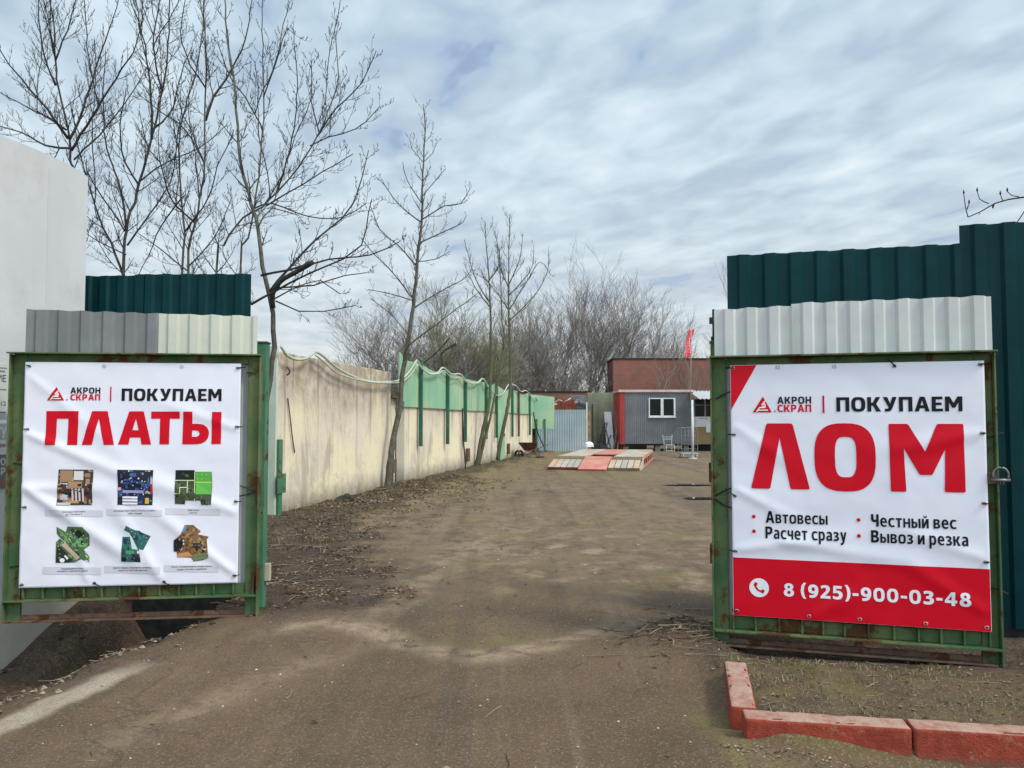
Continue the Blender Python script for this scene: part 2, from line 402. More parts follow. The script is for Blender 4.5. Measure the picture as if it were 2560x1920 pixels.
# ------------------------------------------------------------------ ground
WA, WB, WC = Vector((-3.65, 11.9, 0)), Vector((-2.54, 18.2, 0)), Vector((.92, 35.0, 0))
def wall_x(y):
    if y < WB.y: return WA.x + (y - WA.y) * (WB.x - WA.x) / (WB.y - WA.y)
    return WB.x + (y - WB.y) * (WC.x - WB.x) / (WC.y - WB.y)
def road_edge(y): return -2.15 - .25 * min(3, max(0, 5.7 - y))
def ground_z(x, y):
    z = .014 * fbm(x * .7, y * .7, 0, 3) * min(1, y / 6)
    s = 1 - .52 * sm(6.2, 7.6, y) - .48 * sm(7.6, 9.5, y)
    n = .25 * fbm(x * 1.4, y * 1.4, 3, 3)
    z -= (.58 * sm(0, 1.9, road_edge(y) - x + n)) * s
    z -= .50 * sm(-2.45, -2.85, x) * sm(-3.95, -3.55, x) * sm(6.12, 6.5, y) * sm(8.6, 7.9, y)     # hollow behind the left gate leaf
    if y > 6.3:                                   # soil bank at the foot of the wall
        w = x - wall_x(y)
        b = sm(2.1, .2, w + n * 1.2) * sm(6.5, 7.8, y)
        z += b * (.10 + .05 * fbm(x * 3, y * 3, 7, 4))
    z -= .035 * math.exp(-((y - 5.75 - .25 * math.sin(x * 1.3)) / .35) ** 2) * sm(-1.7, -.9, x) * sm(1.35, .9, x)
    bed = sm(1.12, 1.3, x) * sm(5.35, 4.7, y) * sm(3.63, 3.72, y + .17 * (x - 1.09))
    z += bed * (.075 + .025 * fbm(x * 3, y * 3, 11, 4))
    z -= .055 * math.exp(-((y - 5.3 + .28 * (x - 1.45)) / .4) ** 2) * sm(1.35, 1.6, x)
    h = math.hypot(x - 1.22, y - 5.6)
    z += .10 * math.exp(-(h / .32) ** 2) * (1 + .5 * fbm(x * 6, y * 6, 1, 3))
    z += .065 * sm(1.95, 1.05, x) * sm(.5, 1.0, x) * math.exp(-((y - 3.55) / .30) ** 2)
    z -= .055 * sm(1.2, 1.9, x) * math.exp(-((y - 3.36) / .26) ** 2)
    z += .006 * fbm(x * 5, y * 5, 5, 3) * sm(30, 10, y)
    return z
xs = [-160, -90, -50, -30, -20, -14, -10, -8, -7]
x = -6.0
while x < 6.5: xs.append(x); x += .05
xs += [7, 8, 9, 10, 12, 15, 20, 30, 50, 90, 160]
ys = [-40, -15, -5, -1, 1, 2]
y = 2.6
while y < 40: ys.append(y); y *= 1.0115
ys += [44, 52, 65, 90, 140, 260, 500]
gv = [(a, b, ground_z(a, b)) for b in ys for a in xs]
nx = len(xs)
gf = [(j * nx + i, j * nx + i + 1, (j + 1) * nx + i + 1, (j + 1) * nx + i) for j in range(len(ys) - 1) for i in range(nx - 1)]
me = bpy.data.meshes.new('ground')
me.from_pydata(gv, [], gf)
me.polygons.foreach_set('use_smooth', [True] * len(me.polygons))
mk = []
SE = [(6.0, -2.0), (6.5, -1.25), (7.2, -1.05), (8.4, -1.5), (12, -2.25), (18, -1.75), (26, -.2), (36, 1.6), (60, 6)]
def soil_edge(y):
    if y < SE[0][0]: return SE[0][1]
    for (a, p), (b, q) in zip(SE, SE[1:]):
        if y <= b: return lerp(p, q, (y - a) / (b - a))
    return 6
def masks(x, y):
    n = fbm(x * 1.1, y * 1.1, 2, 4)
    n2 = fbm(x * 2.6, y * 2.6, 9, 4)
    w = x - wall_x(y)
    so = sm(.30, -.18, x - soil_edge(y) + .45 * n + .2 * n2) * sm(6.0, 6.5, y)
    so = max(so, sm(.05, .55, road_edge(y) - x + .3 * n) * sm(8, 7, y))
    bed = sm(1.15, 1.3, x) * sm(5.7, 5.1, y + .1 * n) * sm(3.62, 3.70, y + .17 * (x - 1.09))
    so = max(so, (.5 + .5 * sm(4.7, 5.1, y)) * bed, sm(1.3, 1.6, x) * sm(4.8, 5.2, y) * sm(7, 6, y), .9 * math.exp(-(math.hypot(x - 1.15, y - 5.65) / .45) ** 2))  # soil mask also darkens the ground behind the right leaf, imitating contact shade
    mo = bed * sm(3.3, 1.6, x + .5 * n) * 1.0 + sm(14, 17, y) * sm(3.2, .6, w + n) * .9
    mo += .8 * math.exp(-((x - 1.0 - .1 * n) / .12) ** 2) * sm(4.6, 4.0, y) + .55 * math.exp(-((y - 3.36 + .17 * (x - 1)) / .12) ** 2) * sm(.8, 1.3, x)
    mo += .7 * sm(.28, .55, n) * sm(5.6, 7, y) + .28 * sm(.1, .45, fbm(x * .8, y * .35, 6, 3)) * sm(6.5, 8, y) + .7 * math.exp(-(((x + .1) / .5) ** 2 + ((y - 5.6) / .25) ** 2)) + .7 * sm(20, 21.5, y) * sm(26, 24, y) * sm(1, 1.6, x) * sm(6, 5, x)
    # pale dust drifts: the crescents where the apron meets the yard
    yc = 5.55 - .35 * math.cos((x + .2) * 2.6) + .12 * n
    du = 1.25 * math.exp(-((y - yc) / .16) ** 2) * sm(-2.0, -1.5, x) * sm(1.4, 1.0, x)
    du += .7 * sm(.15, .5, n2) * sm(6.6, 7.2, y) * sm(12, 8, y) * sm(-.6, .6, x + .4 * n)
    du += .55 * math.exp(-((x - (-1.2 + .22 * (y - 6))) / .35) ** 2) * sm(5.8, 6.6, y) * sm(13, 9, y)
    du += .5 * math.exp(-((x + 1.15 + .5 * (5.3 - y)) / .16) ** 2) * sm(3.2, 4, y) * sm(5.6, 5, y)
    du += .52 * sm(6.0, 8.5, y) * (.55 + .45 * sm(-.4, .4, n2)) * (1 - .45 * sm(11, 8, y) * sm(.3, -.6, x))
    e = road_edge(y)
    stp = sm(.05, .10, e + .24 + .06 * n2 - x) * sm(.66, .60, e + .30 - x + .10 * n2 + .2) * sm(5.55, 5.2, y + .2 * n) * sm(2.2, 2.6, y)
    stp = sm(.0, .05, e + .12 + .05 * n2 - x) * sm(.27, .22, e + .12 + .06 * n2 - x) * sm(5.05, 4.7, y + .2 * n2)
    return (min(1, so) * (1 - stp), min(1, mo), min(1, du) * (1 - min(1, so) * .8), min(1, stp))
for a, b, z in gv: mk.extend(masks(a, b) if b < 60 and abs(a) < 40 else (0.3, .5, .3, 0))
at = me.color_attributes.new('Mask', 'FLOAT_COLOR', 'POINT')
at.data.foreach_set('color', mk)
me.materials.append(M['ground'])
gnd = bpy.data.objects.new('ground', me)
COL.objects.link(gnd)
struct(gnd)


# puddles in the yard
def puddle(px0, px1, py):
    a, b = G(px0, py, .012), G(px1, py, .012)
    mb = MB()
    n = 26
    vs = [((a.x + b.x) / 2, a.y, .022)]
    for k in range(n):
        q = 2 * math.pi * k / n
        r = 1 + .25 * noise.noise(Vector((math.cos(q) * 1.7 + px0, math.sin(q) * 1.7, 0)))
        vs.append(((a.x + b.x) / 2 + math.cos(q) * r * (b.x - a.x) / 2, a.y + math.sin(q) * r * .16, .022))
    mb.add(vs, [(0, k + 1, (k + 1) % n + 1) for k in range(n)])
    o = mb.build('puddle', M['water'])
    struct(o)
puddle(1655, 1790, 1212)
puddle(1705, 1800, 1246)


# ------------------------------------------------------------------ banners
WHITE, RED, BLACK, GREY = (.78, .77, .81), (.56, .004, .016), (.012, .012, .014), (.56, .55, .60)
class Banner:
    def __init__(s, root, bw, bh, creases, seed):
        s.root, s.w, s.h, s.cr, s.seed = root, bw, bh, creases, seed
        n, m_ = 124, 130
        vs, fs = [], []
        for j in range(m_ + 1):
            for i in range(n + 1): vs.append(s.pos(i / n, j / m_, 0))
        for j in range(m_):
            for i in range(n):
                a = j * (n + 1) + i
                fs.append((a, a + n + 1, a + n + 2, a + 1))
        k = len(vs)                                      # a hem turned back round the edge gives the cloth a thickness
        vs += [(x, y + .004, z) for x, y, z in vs]
        fs += [tuple(q + k for q in f[::-1]) for f in fs]
        rim = [i for i in range(n + 1)] + [j * (n + 1) + n for j in range(1, m_ + 1)] + [m_ * (n + 1) + i for i in range(n - 1, -1, -1)] + [j * (n + 1) for j in range(m_ - 1, 0, -1)]
        fs += [(rim[i], rim[(i + 1) % len(rim)], rim[(i + 1) % len(rim)] + k, rim[i] + k) for i in range(len(rim))]
        MB().add(vs, fs).build('cloth', M['vinyl'], root, True)
    def bulge(s, u, v):
        x, y = u * s.w, v * s.h
        z = .007 * fbm(x * 1.6 + s.seed, y * 1.6, 0, 3) + .0022 * fbm(x * 6, y * 6 + s.seed, 2, 2)
        for (x0, y0, x1, y1, wd, am) in s.cr:
            dx, dy = x1 - x0, y1 - y0
            L2 = dx * dx + dy * dy
            t = ((x - x0) * dx + (y - y0) * dy) / L2
            if -.05 < t < 1.05:
                ds = ((x - x0) * dy - (y - y0) * dx) / math.sqrt(L2)
                w = wd * (.62 + .75 * max(0, min(1, t)))
                z += am * math.exp(-(ds / w) ** 2) * sm(-.05, .06, t) * sm(1.05, .55, t)
        return z
    def pos(s, u, v, lift):
        sag = .006 * math.sin(u * math.pi * 4) * (1 - v) * 0
        return (u * s.w, -s.bulge(u, v) - lift, (1 - v) * s.h - sag)
    def art(s, name, polys, lift=.0032, cut=.02):
        """polys: list of (verts2d in u,v ; faces ; colour). cut to follow the creases"""
        bm = bmesh.new()
        cols = {}
        for vs, fs, col, *ex in polys:
            bv = [bm.verts.new((a * s.w, b * s.h, ex[0] if ex else 0)) for a, b in vs]
            for f in fs:
                try: q = bm.faces.new([bv[i] for i in f])
                except ValueError: continue
                q.material_index = cols.setdefault(col, len(cols))
        if not bm.faces: return None
        if cut:
            for ax, L in ((0, s.w), (1, s.h)):
                lo, hi = min(v.co[ax] for v in bm.verts), max(v.co[ax] for v in bm.verts)
                t = math.ceil(lo / cut) * cut
                while t < hi:
                    nrm, co = [0, 0, 0], [0, 0, 0]
                    nrm[ax], co[ax] = 1, t
                    bmesh.ops.bisect_plane(bm, geom=bm.verts[:] + bm.edges[:] + bm.faces[:], plane_co=co, plane_no=nrm, dist=1e-6)
                    t += cut
        bm.verts.index_update()
        inv = {i: c for c, i in cols.items()}
        mb = MB()
        mb.v = [s.pos(v.co.x / s.w, v.co.y / s.h, lift + v.co.z) for v in bm.verts]
        for f in bm.faces:
            mb.f.append(tuple(v.index for v in f.verts)); mb.c.append(inv[f.material_index])
        bm.free()
        return mb.build(name, M['ink'], s.root, True)
    def eyelet(s, u, v, tie=None):
        p = Vector(s.pos(u, v, .003))
        mb = MB().ring(p, (0, 1, 0), .011, .0032, 12, 5)
        e = mb.build('eyelet', M['eyelet'], s.root, True)
        if tie:
            q = p + Vector((tie[0], .03, tie[1]))
            t = MB()
            t.tube(resample([p + Vector((0, .004, 0)), p + Vector((tie[0] * .3, -.014, tie[1] * .3)), q], .02), .0042, 6)
            t.ring(p + Vector((0, -.006, 0)), (tie[1], 0, -tie[0]), .009, .004, 8, 5)
            t.build('tie', M['wire'], e, True)
def poly(pts, col, holes=()):
    loops = [[Vector((a, b, 0)) for a, b in pts]] + [[Vector((a, b, 0)) for a, b in h] for h in holes]
    flat = [(v.x, v.y) for l in loops for v in l]
    return (flat, [tuple(t) for t in tessellate_polygon(loops)], col)
def rect(a, b, c, d_, col): return ([(a, b), (c, b), (c, d_), (a, d_)], [(0, 1, 2, 3)], col)
def disc(cx, cy, rx, ry, col, n=28):
    return ([(cx + rx * math.cos(2 * math.pi * k / n), cy + ry * math.sin(2 * math.pi * k / n)) for k in range(n)], [tuple(range(n))], col)
def stroke(pts, w, asp, col):
    """thick polyline in u,v; asp = width/height of the banner"""
    out = []
    for (a, b), (c, d_) in zip(pts, pts[1:]):
        dx, dy = (c - a), (d_ - b) / asp
        L = math.hypot(dx, dy) or 1
        nx_, ny_ = -dy / L * w / 2, dx / L * w / 2 * asp
        out.append(([(a + nx_, b + ny_), (c + nx_, d_ + ny_), (c - nx_, d_ - ny_), (a - nx_, b - ny_)], [(0, 1, 2, 3)], col))
    return out
_cap = {}
def text_raw(body, bold):
    cu = bpy.data.curves.new('t', 'FONT')
    cu.body, cu.size, cu.offset, cu.resolution_u = body, 1.0, bold, 3
    o = bpy.data.objects.new('t', cu)
    COL.objects.link(o)
    bpy.context.view_layer.update()
    me = bpy.data.meshes.new_from_object(o.evaluated_get(bpy.context.evaluated_depsgraph_get()))
    vs = [(v.co.x, v.co.y) for v in me.vertices]
    fs = [tuple(p.vertices) for p in me.polygons]
    bpy.data.objects.remove(o); bpy.data.curves.remove(cu); bpy.data.meshes.remove(me)
    return vs, fs
def text(body, u0, u1, v0, v1, col, bold=.018):
    """fit width to u0..u1, capital height to v0..v1 (baseline v1)"""
    if bold not in _cap:
        t, _ = text_raw('Н', bold)
        _cap[bold] = (min(b for a, b in t), max(b for a, b in t))
    vs, fs = text_raw(body, bold)
    lo, hi = _cap[bold]
    x0, x1 = min(a for a, b in vs), max(a for a, b in vs)
    k = (v1 - v0) / (hi - lo)
    return ([(u0 + (a - x0) / (x1 - x0) * (u1 - u0), v1 - (b - lo) * k) for a, b in vs], fs, col)
GLY = {
    'П': (.86, [(0, 0), (.86, 0), (.86, 1), (.60, 1), (.60, .2), (.26, .2), (.26, 1), (0, 1)], []),
    'К': (.88, [(0, 0), (.26, 0), (.26, .38), (.36, .38), (.56, 0), (.86, 0), (.58, .48), (.89, 1), (.58, 1), (.37, .60), (.26, .60), (.26, 1), (0, 1)], []),
    'У': (.90, [(0, 0), (.29, 0), (.47, .46), (.62, 0), (.90, 0), (.63, .72), (.56, .88), (.47, .97), (.36, 1), (.12, 1), (.12, .80), (.28, .80), (.34, .76), (.36, .71)], []),
    'А': (.95, [(0, 1), (.33, 0), (.64, 0), (.95, 1), (.68, 1), (.62, .78), (.33, .78), (.27, 1)], [[(.38, .58), (.475, .24), (.57, .58)]]),
    'Е': (.70, [(0, 0), (.68, 0), (.68, .19), (.26, .19), (.26, .40), (.62, .40), (.62, .58), (.26, .58), (.26, .81), (.70, .81), (.70, 1), (0, 1)], []),
    'М': (1.08, [(0, 0), (.30, 0), (.54, .44), (.78, 0), (1.08, 0), (1.08, 1), (.83, 1), (.83, .40), (.63, .76), (.45, .76), (.25, .40), (.25, 1), (0, 1)], []),
    'Р': (.80, [(0, 0), (.5, 0), (.68, .05), (.78, .18), (.80, .33), (.77, .48), (.66, .62), (.5, .67), (.24, .67), (.24, 1), (0, 1)], [[(.24, .19), (.46, .19), (.55, .33), (.46, .48), (.24, .48)]]),
    'Н': (.84, [(0, 0), (.24, 0), (.24, .40), (.60, .40), (.60, 0), (.84, 0), (.84, 1), (.60, 1), (.60, .60), (.24, .60), (.24, 1), (0, 1)], []),
    'С': (.78, [(.78, .06), (.76, .24), (.62, .2), (.45, .2), (.32, .28), (.26, .5), (.32, .72), (.45, .8), (.62, .8), (.76, .76), (.78, .95), (.6, 1), (.38, 1), (.15, .92), (.03, .72), (0, .5), (.03, .28), (.15, .08), (.38, 0), (.6, 0)], []),
}
DIG = {
    'В': (.81, [([(0, 0), (.5, 0), (.68, .05), (.76, .16), (.76, .3), (.70, .42), (.62, .48), (.74, .55), (.81, .66), (.81, .78), (.75, .91), (.62, .98), (.48, 1), (0, 1)], [[(.25, .19), (.43, .19), (.51, .24), (.51, .34), (.43, .4), (.25, .4)], [(.25, .58), (.45, .58), (.55, .64), (.55, .74), (.46, .81), (.25, .81)]])]),
    'Т': (.76, [([(0, 0), (.76, 0), (.76, .2), (.51, .2), (.51, 1), (.25, 1), (.25, .2), (0, .2)], [])]),
    'Ы': (1.12, [([(0, 0), (.26, 0), (.26, .33), (.46, .33), (.62, .38), (.72, .5), (.74, .66), (.71, .83), (.62, .95), (.46, 1), (0, 1)], [[(.26, .52), (.42, .52), (.48, .58), (.49, .67), (.47, .76), (.41, .81), (.26, .81)]]), ([(.86, 0), (1.12, 0), (1.12, 1), (.86, 1)], [])]),
    'Ч': (.78, [([(0, 0), (.26, 0), (.26, .36), (.32, .45), (.42, .45), (.52, .42), (.52, 0), (.78, 0), (.78, 1), (.52, 1), (.52, .62), (.36, .66), (.2, .64), (.07, .56), (0, .42)], [])]),
    'З': (.74, [([(.02, .06), (.22, 0), (.42, 0), (.6, .05), (.7, .16), (.7, .3), (.64, .41), (.54, .47), (.66, .53), (.74, .63), (.74, .77), (.66, .91), (.5, .99), (.3, 1.01), (.12, .99), (0, .94), (.03, .75), (.2, .8), (.36, .8), (.46, .76), (.48, .68), (.44, .61), (.34, .58), (.2, .58), (.2, .39), (.32, .39), (.41, .36), (.44, .29), (.41, .22), (.32, .19), (.2, .2), (.06, .25)], [])]),
    'И': (.84, [([(0, 0), (.26, 0), (.26, .56), (.56, 0), (.84, 0), (.84, 1), (.58, 1), (.58, .46), (.29, 1), (0, 1)], [])]),
    'а': (.80, [([(.10, .06), (.3, 0), (.5, 0), (.66, .06), (.76, .2), (.78, .36), (.78, 1), (.56, 1), (.53, .92), (.42, 1), (.26, 1.02), (.10, .96), (0, .82), (0, .68), (.07, .52), (.22, .43), (.52, .41), (.52, .34), (.47, .24), (.36, .2), (.24, .2), (.12, .25)], [[(.52, .57), (.34, .59), (.26, .66), (.26, .75), (.33, .82), (.42, .81), (.52, .74)]])]),
    'е': (.84, [([(.84, .58), (.27, .58), (.31, .72), (.42, .8), (.58, .81), (.78, .75), (.78, .94), (.58, 1.01), (.36, 1), (.14, .9), (.02, .7), (0, .5), (.03, .28), (.14, .1), (.32, .01), (.5, 0), (.68, .07), (.8, .22), (.84, .4)], [[(.27, .40), (.59, .40), (.56, .26), (.44, .19), (.34, .24)]])]),
    'р': (.85, [([(0, 0), (.22, 0), (.25, .09), (.36, .01), (.5, -.01), (.68, .06), (.8, .22), (.85, .5), (.81, .76), (.69, .94), (.5, 1.01), (.36, .99), (.26, .92), (.26, 1.4), (0, 1.4)], [[(.26, .27), (.36, .2), (.48, .22), (.56, .34), (.58, .5), (.56, .66), (.48, .78), (.37, .8), (.26, .75)]])]),
    'у': (.85, [([(0, 0), (.28, 0), (.44, .60), (.58, 0), (.85, 0), (.58, .98), (.48, 1.24), (.36, 1.37), (.2, 1.42), (.05, 1.40), (.05, 1.19), (.19, 1.19), (.28, 1.10), (.31, 1.0)], [])]),
    '8': (.79, [([(.25, .01), (.40, -.01), (.57, .02), (.69, .1), (.74, .24), (.71, .37), (.62, .46), (.73, .55), (.79, .69), (.76, .85), (.65, .96), (.48, 1.01), (.32, 1.01), (.14, .96), (.03, .85), (0, .69), (.06, .55), (.17, .46), (.08, .37), (.05, .24), (.1, .1)], [[(.40, .18), (.48, .21), (.5, .28), (.46, .36), (.40, .39), (.33, .36), (.29, .28), (.31, .21)], [(.40, .56), (.49, .6), (.53, .69), (.5, .78), (.40, .83), (.29, .78), (.26, .69), (.3, .6)]])]),
    '9': (.77, [([(.38, -.01), (.58, .03), (.71, .14), (.77, .32), (.77, .5), (.73, .7), (.62, .88), (.46, .98), (.28, 1.01), (.1, .99), (.1, .8), (.28, .81), (.42, .77), (.5, .65), (.4, .69), (.28, .69), (.13, .63), (.03, .51), (0, .34), (.05, .16), (.18, .03)], [[(.38, .19), (.48, .24), (.52, .36), (.5, .46), (.4, .5), (.3, .47), (.26, .36), (.28, .25)]])]),
    '2': (.74, [([(.03, .08), (.2, .01), (.38, -.01), (.57, .03), (.68, .14), (.71, .29), (.66, .45), (.54, .6), (.34, .8), (.74, .8), (.74, 1), (0, 1), (0, .84), (.32, .53), (.42, .4), (.44, .3), (.4, .22), (.32, .19), (.2, .21), (.06, .28)], [])]),
    '5': (.74, [([(.06, 0), (.68, 0), (.68, .2), (.29, .2), (.28, .36), (.42, .35), (.6, .4), (.71, .52), (.74, .67), (.69, .84), (.57, .96), (.38, 1.01), (.16, 1), (0, .95), (.03, .76), (.18, .81), (.33, .82), (.44, .77), (.48, .68), (.45, .59), (.36, .54), (.22, .54), (.04, .58)], [])]),
    '4': (.84, [([(.42, 0), (.7, 0), (.7, .6), (.84, .6), (.84, .8), (.7, .8), (.7, 1), (.46, 1), (.46, .8), (0, .8), (0, .62)], [[(.22, .6), (.46, .6), (.46, .26)]])]),
    '(': (.40, [([(.22, -.1), (.42, -.1), (.28, .15), (.23, .5), (.28, .85), (.42, 1.1), (.22, 1.1), (.06, .85), (0, .5), (.06, .15)], [])]),
    ')': (.40, [([(.20, -.1), (0, -.1), (.14, .15), (.19, .5), (.14, .85), (0, 1.1), (.20, 1.1), (.36, .85), (.42, .5), (.36, .15)], [])]),
    '-': (.44, [([(0, .47), (.44, .47), (.44, .66), (0, .66)], [])]),
}
_oo = lambda rx, ry, e: [(.46 + rx * math.copysign(abs(math.cos(q)) ** e, math.cos(q)), .5 + ry * math.copysign(abs(math.sin(q)) ** e, math.sin(q))) for q in (2 * math.pi * k / 28 for k in range(28))]
GLY['О'] = (.92, _oo(.46, .51, .7), [_oo(.20, .31, .65)])
DIG['3'] = DIG['З']
DIG['0'] = (.82, [([(a * .88, b) for a, b in _oo(.46, .51, .8)], [[(a * .88, b) for a, b in _oo(.19, .31, .75)]])])
for _c, (_w, _o, _h) in list(GLY.items()): DIG[_c] = (_w, [(_o, _h)])
def heavy(body, u0, u1, v0, v1, col, gap=.13):
    X = .75
    seq, x_ = [], 0
    for c in body:
        if c == ' ': x_ += .34; continue
        lo = c.islower()
        base = c if c in DIG else ('И' if c == 'й' else c.upper())
        w, parts = DIG[base]
        k = X if lo else 1
        parts = list(parts)
        if c == 'й': parts.append(([(.2, -.34), (.33, -.34), (.36, -.24), (.42, -.21), (.48, -.24), (.51, -.34), (.64, -.34), (.6, -.17), (.51, -.09), (.33, -.09), (.24, -.17)], []))
        seq.append((x_, k, parts)); x_ += w * k * (1.08 if lo else 1) + gap
    W_ = x_ - gap
    out = []
    for ox, k, parts in seq:
        kx = k * (1.08 if k < 1 else 1)
        f = lambda p: (u0 + (ox + p[0] * kx) / W_ * (u1 - u0), v1 - (1 - p[1]) * k * (v1 - v0))
        for o, hs_ in parts: out.append(poly([f(p) for p in o], col, [[f(p) for p in h] for h in hs_]))
    return out
def heavy_caps(body, u0, u1, v0, v1, col, gap=.13):
    W_ = sum(GLY[c][0] for c in body) + gap * (len(body) - 1)
    out, x_ = [], 0
    f = lambda a, b: (u0 + (x_ + a) / W_ * (u1 - u0), v0 + b * (v1 - v0))
    for c in body:
        w, o, hs_ = GLY[c]
        out.append(poly([f(*p) for p in o], col, [[f(*p) for p in h] for h in hs_])); x_ += w + gap
    return out
def logo(B, u0, u1, v0, v1):
    f = lambda a, b: (lerp(u0, u1, a), lerp(v0, v1, b))
    ps = [poly([f(0, 1), f(.54, 0), f(1, 1)], RED)]
    B.art('logo', ps, .003)
    st = []
    wd = (u1 - u0) * .055
    for l in ([(.70, .22), (.47, .53), (.60, .53)], [(.20, .98), (.36, .70), (.68, .60), (.56, .34)], [(.30, .86), (.80, .86)], [(.36, .70), (.68, .70)]):
        st += stroke([f(*q) for q in l], wd, B.w / B.h, WHITE)
    B.art('logo_line', st, .0042)
def header(B, l0, l1, va, vb, t0, t1, ta, tm, tn, tb, b0, b1, ba, bb, p0, p1, pa, pb):
    logo(B, l0, l1, va, vb)
    B.art('lettering', heavy_caps('АКРОН', t0, t1, ta, tm, BLACK, .16))
    B.art('lettering', heavy_caps('СКРАП', t0, t1, tn, tb, RED, .16))
    B.art('registered_dot', [disc(l1 + .012, vb - .004, .004, .004, (.25, .24, .25), 10)])
    B.art('divider', [rect(b0, ba, b1, bb, RED)])
    B.art('lettering', heavy_caps('ПОКУПАЕМ', p0, p1, pa, pb, BLACK))


# ------------------------------------------------------------------ gates
def gate_leaf(p0, p1, H, z0, name, label, zlip, bz0, bz1, sheets, strut_u, W_hook):
    p0, p1 = Vector(p0), Vector(p1)
    d_ = p1 - p0
    Wd = d_.length
    root = thing(name, label, 'gate', (p0.x, p0.y, z0), math.atan2(d_.y, d_.x), 'open leaves of the yard gate')
    f = MB()
    f.box(.0, .095, -.004, .030, 0, H - .014)
    f.box(-.012, .0, -.055, .030, 0, H - .0145)
    f.build('stile', M['frame'], root, bevel=.003)
    f = MB()
    f.box(Wd - .095, Wd, -.004, .030, 0, H - .014)
    f.box(Wd, Wd + .012, -.055, .030, 0, H - .0145)
    f.build('stile', M['frame'], root, bevel=.003)
    t = MB()
    t.box(.097, Wd - .097, -.002, .028, H - .075, H - .014)
    t.box(-.014, Wd + .014, -.095, .030, H - .012, H)
    t.build('top_rail', M['frame'], root, bevel=.003)
    r = MB()
    r.box(.097, Wd - .097, .004, .026, zlip + .008, zlip + .09)
    r.box(-.0, Wd, -.07, .028, zlip - .006, zlip + .006)
    k = .02
    while k < Wd - .11:
        r.box(.10 + k, .112 + k, -.034, .003, zlip + .008, zlip + .15); k += .142 + .012 * math.sin(k * 9)
    r.build('lower_rail', M['frame'], root, bevel=.002)
    b = MB()
    b.box(.097, Wd - .097, .0, .02, .012, .045)
    b.box(.0, Wd - .02, -.055, .03, .0, .010)
    b.box(strut_u, strut_u + .05, -.006, .03, .047, zlip - .008)
    b.build('bottom_rail', M['rail'], root, bevel=.002)
    s = MB(); corr(s, .03, Wd - .03, zlip + .02, H - .02, .046, .155, .015)
    s.build('infill_sheet', M['infill'], root)
    for (u0, u1, za, zb, zt, mat, per) in sheets:
        s = MB()
        corr(s, u0, u1, za - .02, zt, .058 if u0 < .2 else .052, per, .022, ztop=lambda x: lerp(zb, zt, (x - u0) / (u1 - u0)) + .004 * math.sin(x * 31))
        s.build('top_sheet', mat, root)
    for (u, z, du, dz) in W_hook:                         # bent wire hooks welded to the stiles
        h = MB().tube([Vector((u, -.008, z)), Vector((u + du * .5, -.02, z + dz * .6)), Vector((u + du, -.012, z + dz))], .005, 6)
        h.build('wire_hook', M['darkiron'], root)
    return root, Wd

LG0, LG1 = (-3.885, 5.99, 0), (-2.03, 6.2, 0)
gl, LW = gate_leaf(LG0, LG1, 2.075, .0, 'gate_leaf', 'rusty green steel gate leaf by the pale building, holding the banner with six circuit boards', .165, 0, 0,
    [(.05, 1.06, 2.07, 2.425, 2.405, M['greysheet'], .168), (1.055, 1.83, 2.07, 2.405, 2.395, M['beigesheet'], .165)], .86,
    [(.02, 1.22, .09, -.02), (.02, .42, .10, .01), (1.84, .98, -.13, .05), (1.84, .98, -.13, -.04), (1.76, 1.93, .05, 0)])
RG0, RG1 = (1.41, 5.42, 0), (3.088, 4.948, 0)
gr_, RW = gate_leaf(RG0, RG1, 1.995, -.0, 'gate_leaf', 'rusty green steel gate leaf before the tall dark fence, holding the banner with red band', .105, 0, 0,
    [(.02, .55, 1.99, 2.335, 2.345, M['whitesheet'], .15), (.54, 1.77, 1.99, 2.36, 2.36, M['whitesheet'], .15)], .90,
    [(.01, 1.02, .12, .06), (.01, 1.0, .13, -.07), (1.80, 1.47, -.13, -.04), (1.80, .45, -.13, .05), (.03, 1.70, .1, .05)])

# banner with circuit boards ------------------------------------------------
b1 = thing('banner', 'white banner showing six circuit board pictures under big red letters', 'banner', (0, 0, 0), 0, 'advertising banners')
BW1, BH1 = 1.62, 1.735
b1.matrix_world = Matrix.Translation((LG0[0], LG0[1], 0)) @ Matrix.Rotation(math.atan2(LG1[1] - LG0[1], LG1[0] - LG0[0]), 4, 'Z') @ Matrix.Translation((.105, -.05, .265))
B1 = Banner(b1, BW1, BH1, [(.02, .97, 1.15, 1.75, .055, .020), (.02, .55, 1.25, 1.10, .05, .014), (1.6, .52, .75, .22, .05, .008), (1.6, 1.18, .55, .75, .06, .013),
                           (1.6, 1.66, .75, .98, .05, .014), (1.05, 1.70, .55, .9, .05, .011), (.03, .10, .95, .9, .05, .007), (.5, 1.70, .35, 1.2, .04, .008), (.02, .97, .8, 1.0, .05, .012)], 3)
header(B1, .103, .182, .111, .172, .208, .344, .113, .1405, .1435, .171, .389, .395, .109, .177, .4425, .911, .117, .173)
LX = lambda x, y: (.1019 + (x - 97) * .8091 / 1876, .220 + (y - 630) * .151 / 370)
def big(pts, holes=()): return poly([LX(*p) for p in pts], RED, [[LX(*p) for p in h] for h in holes])
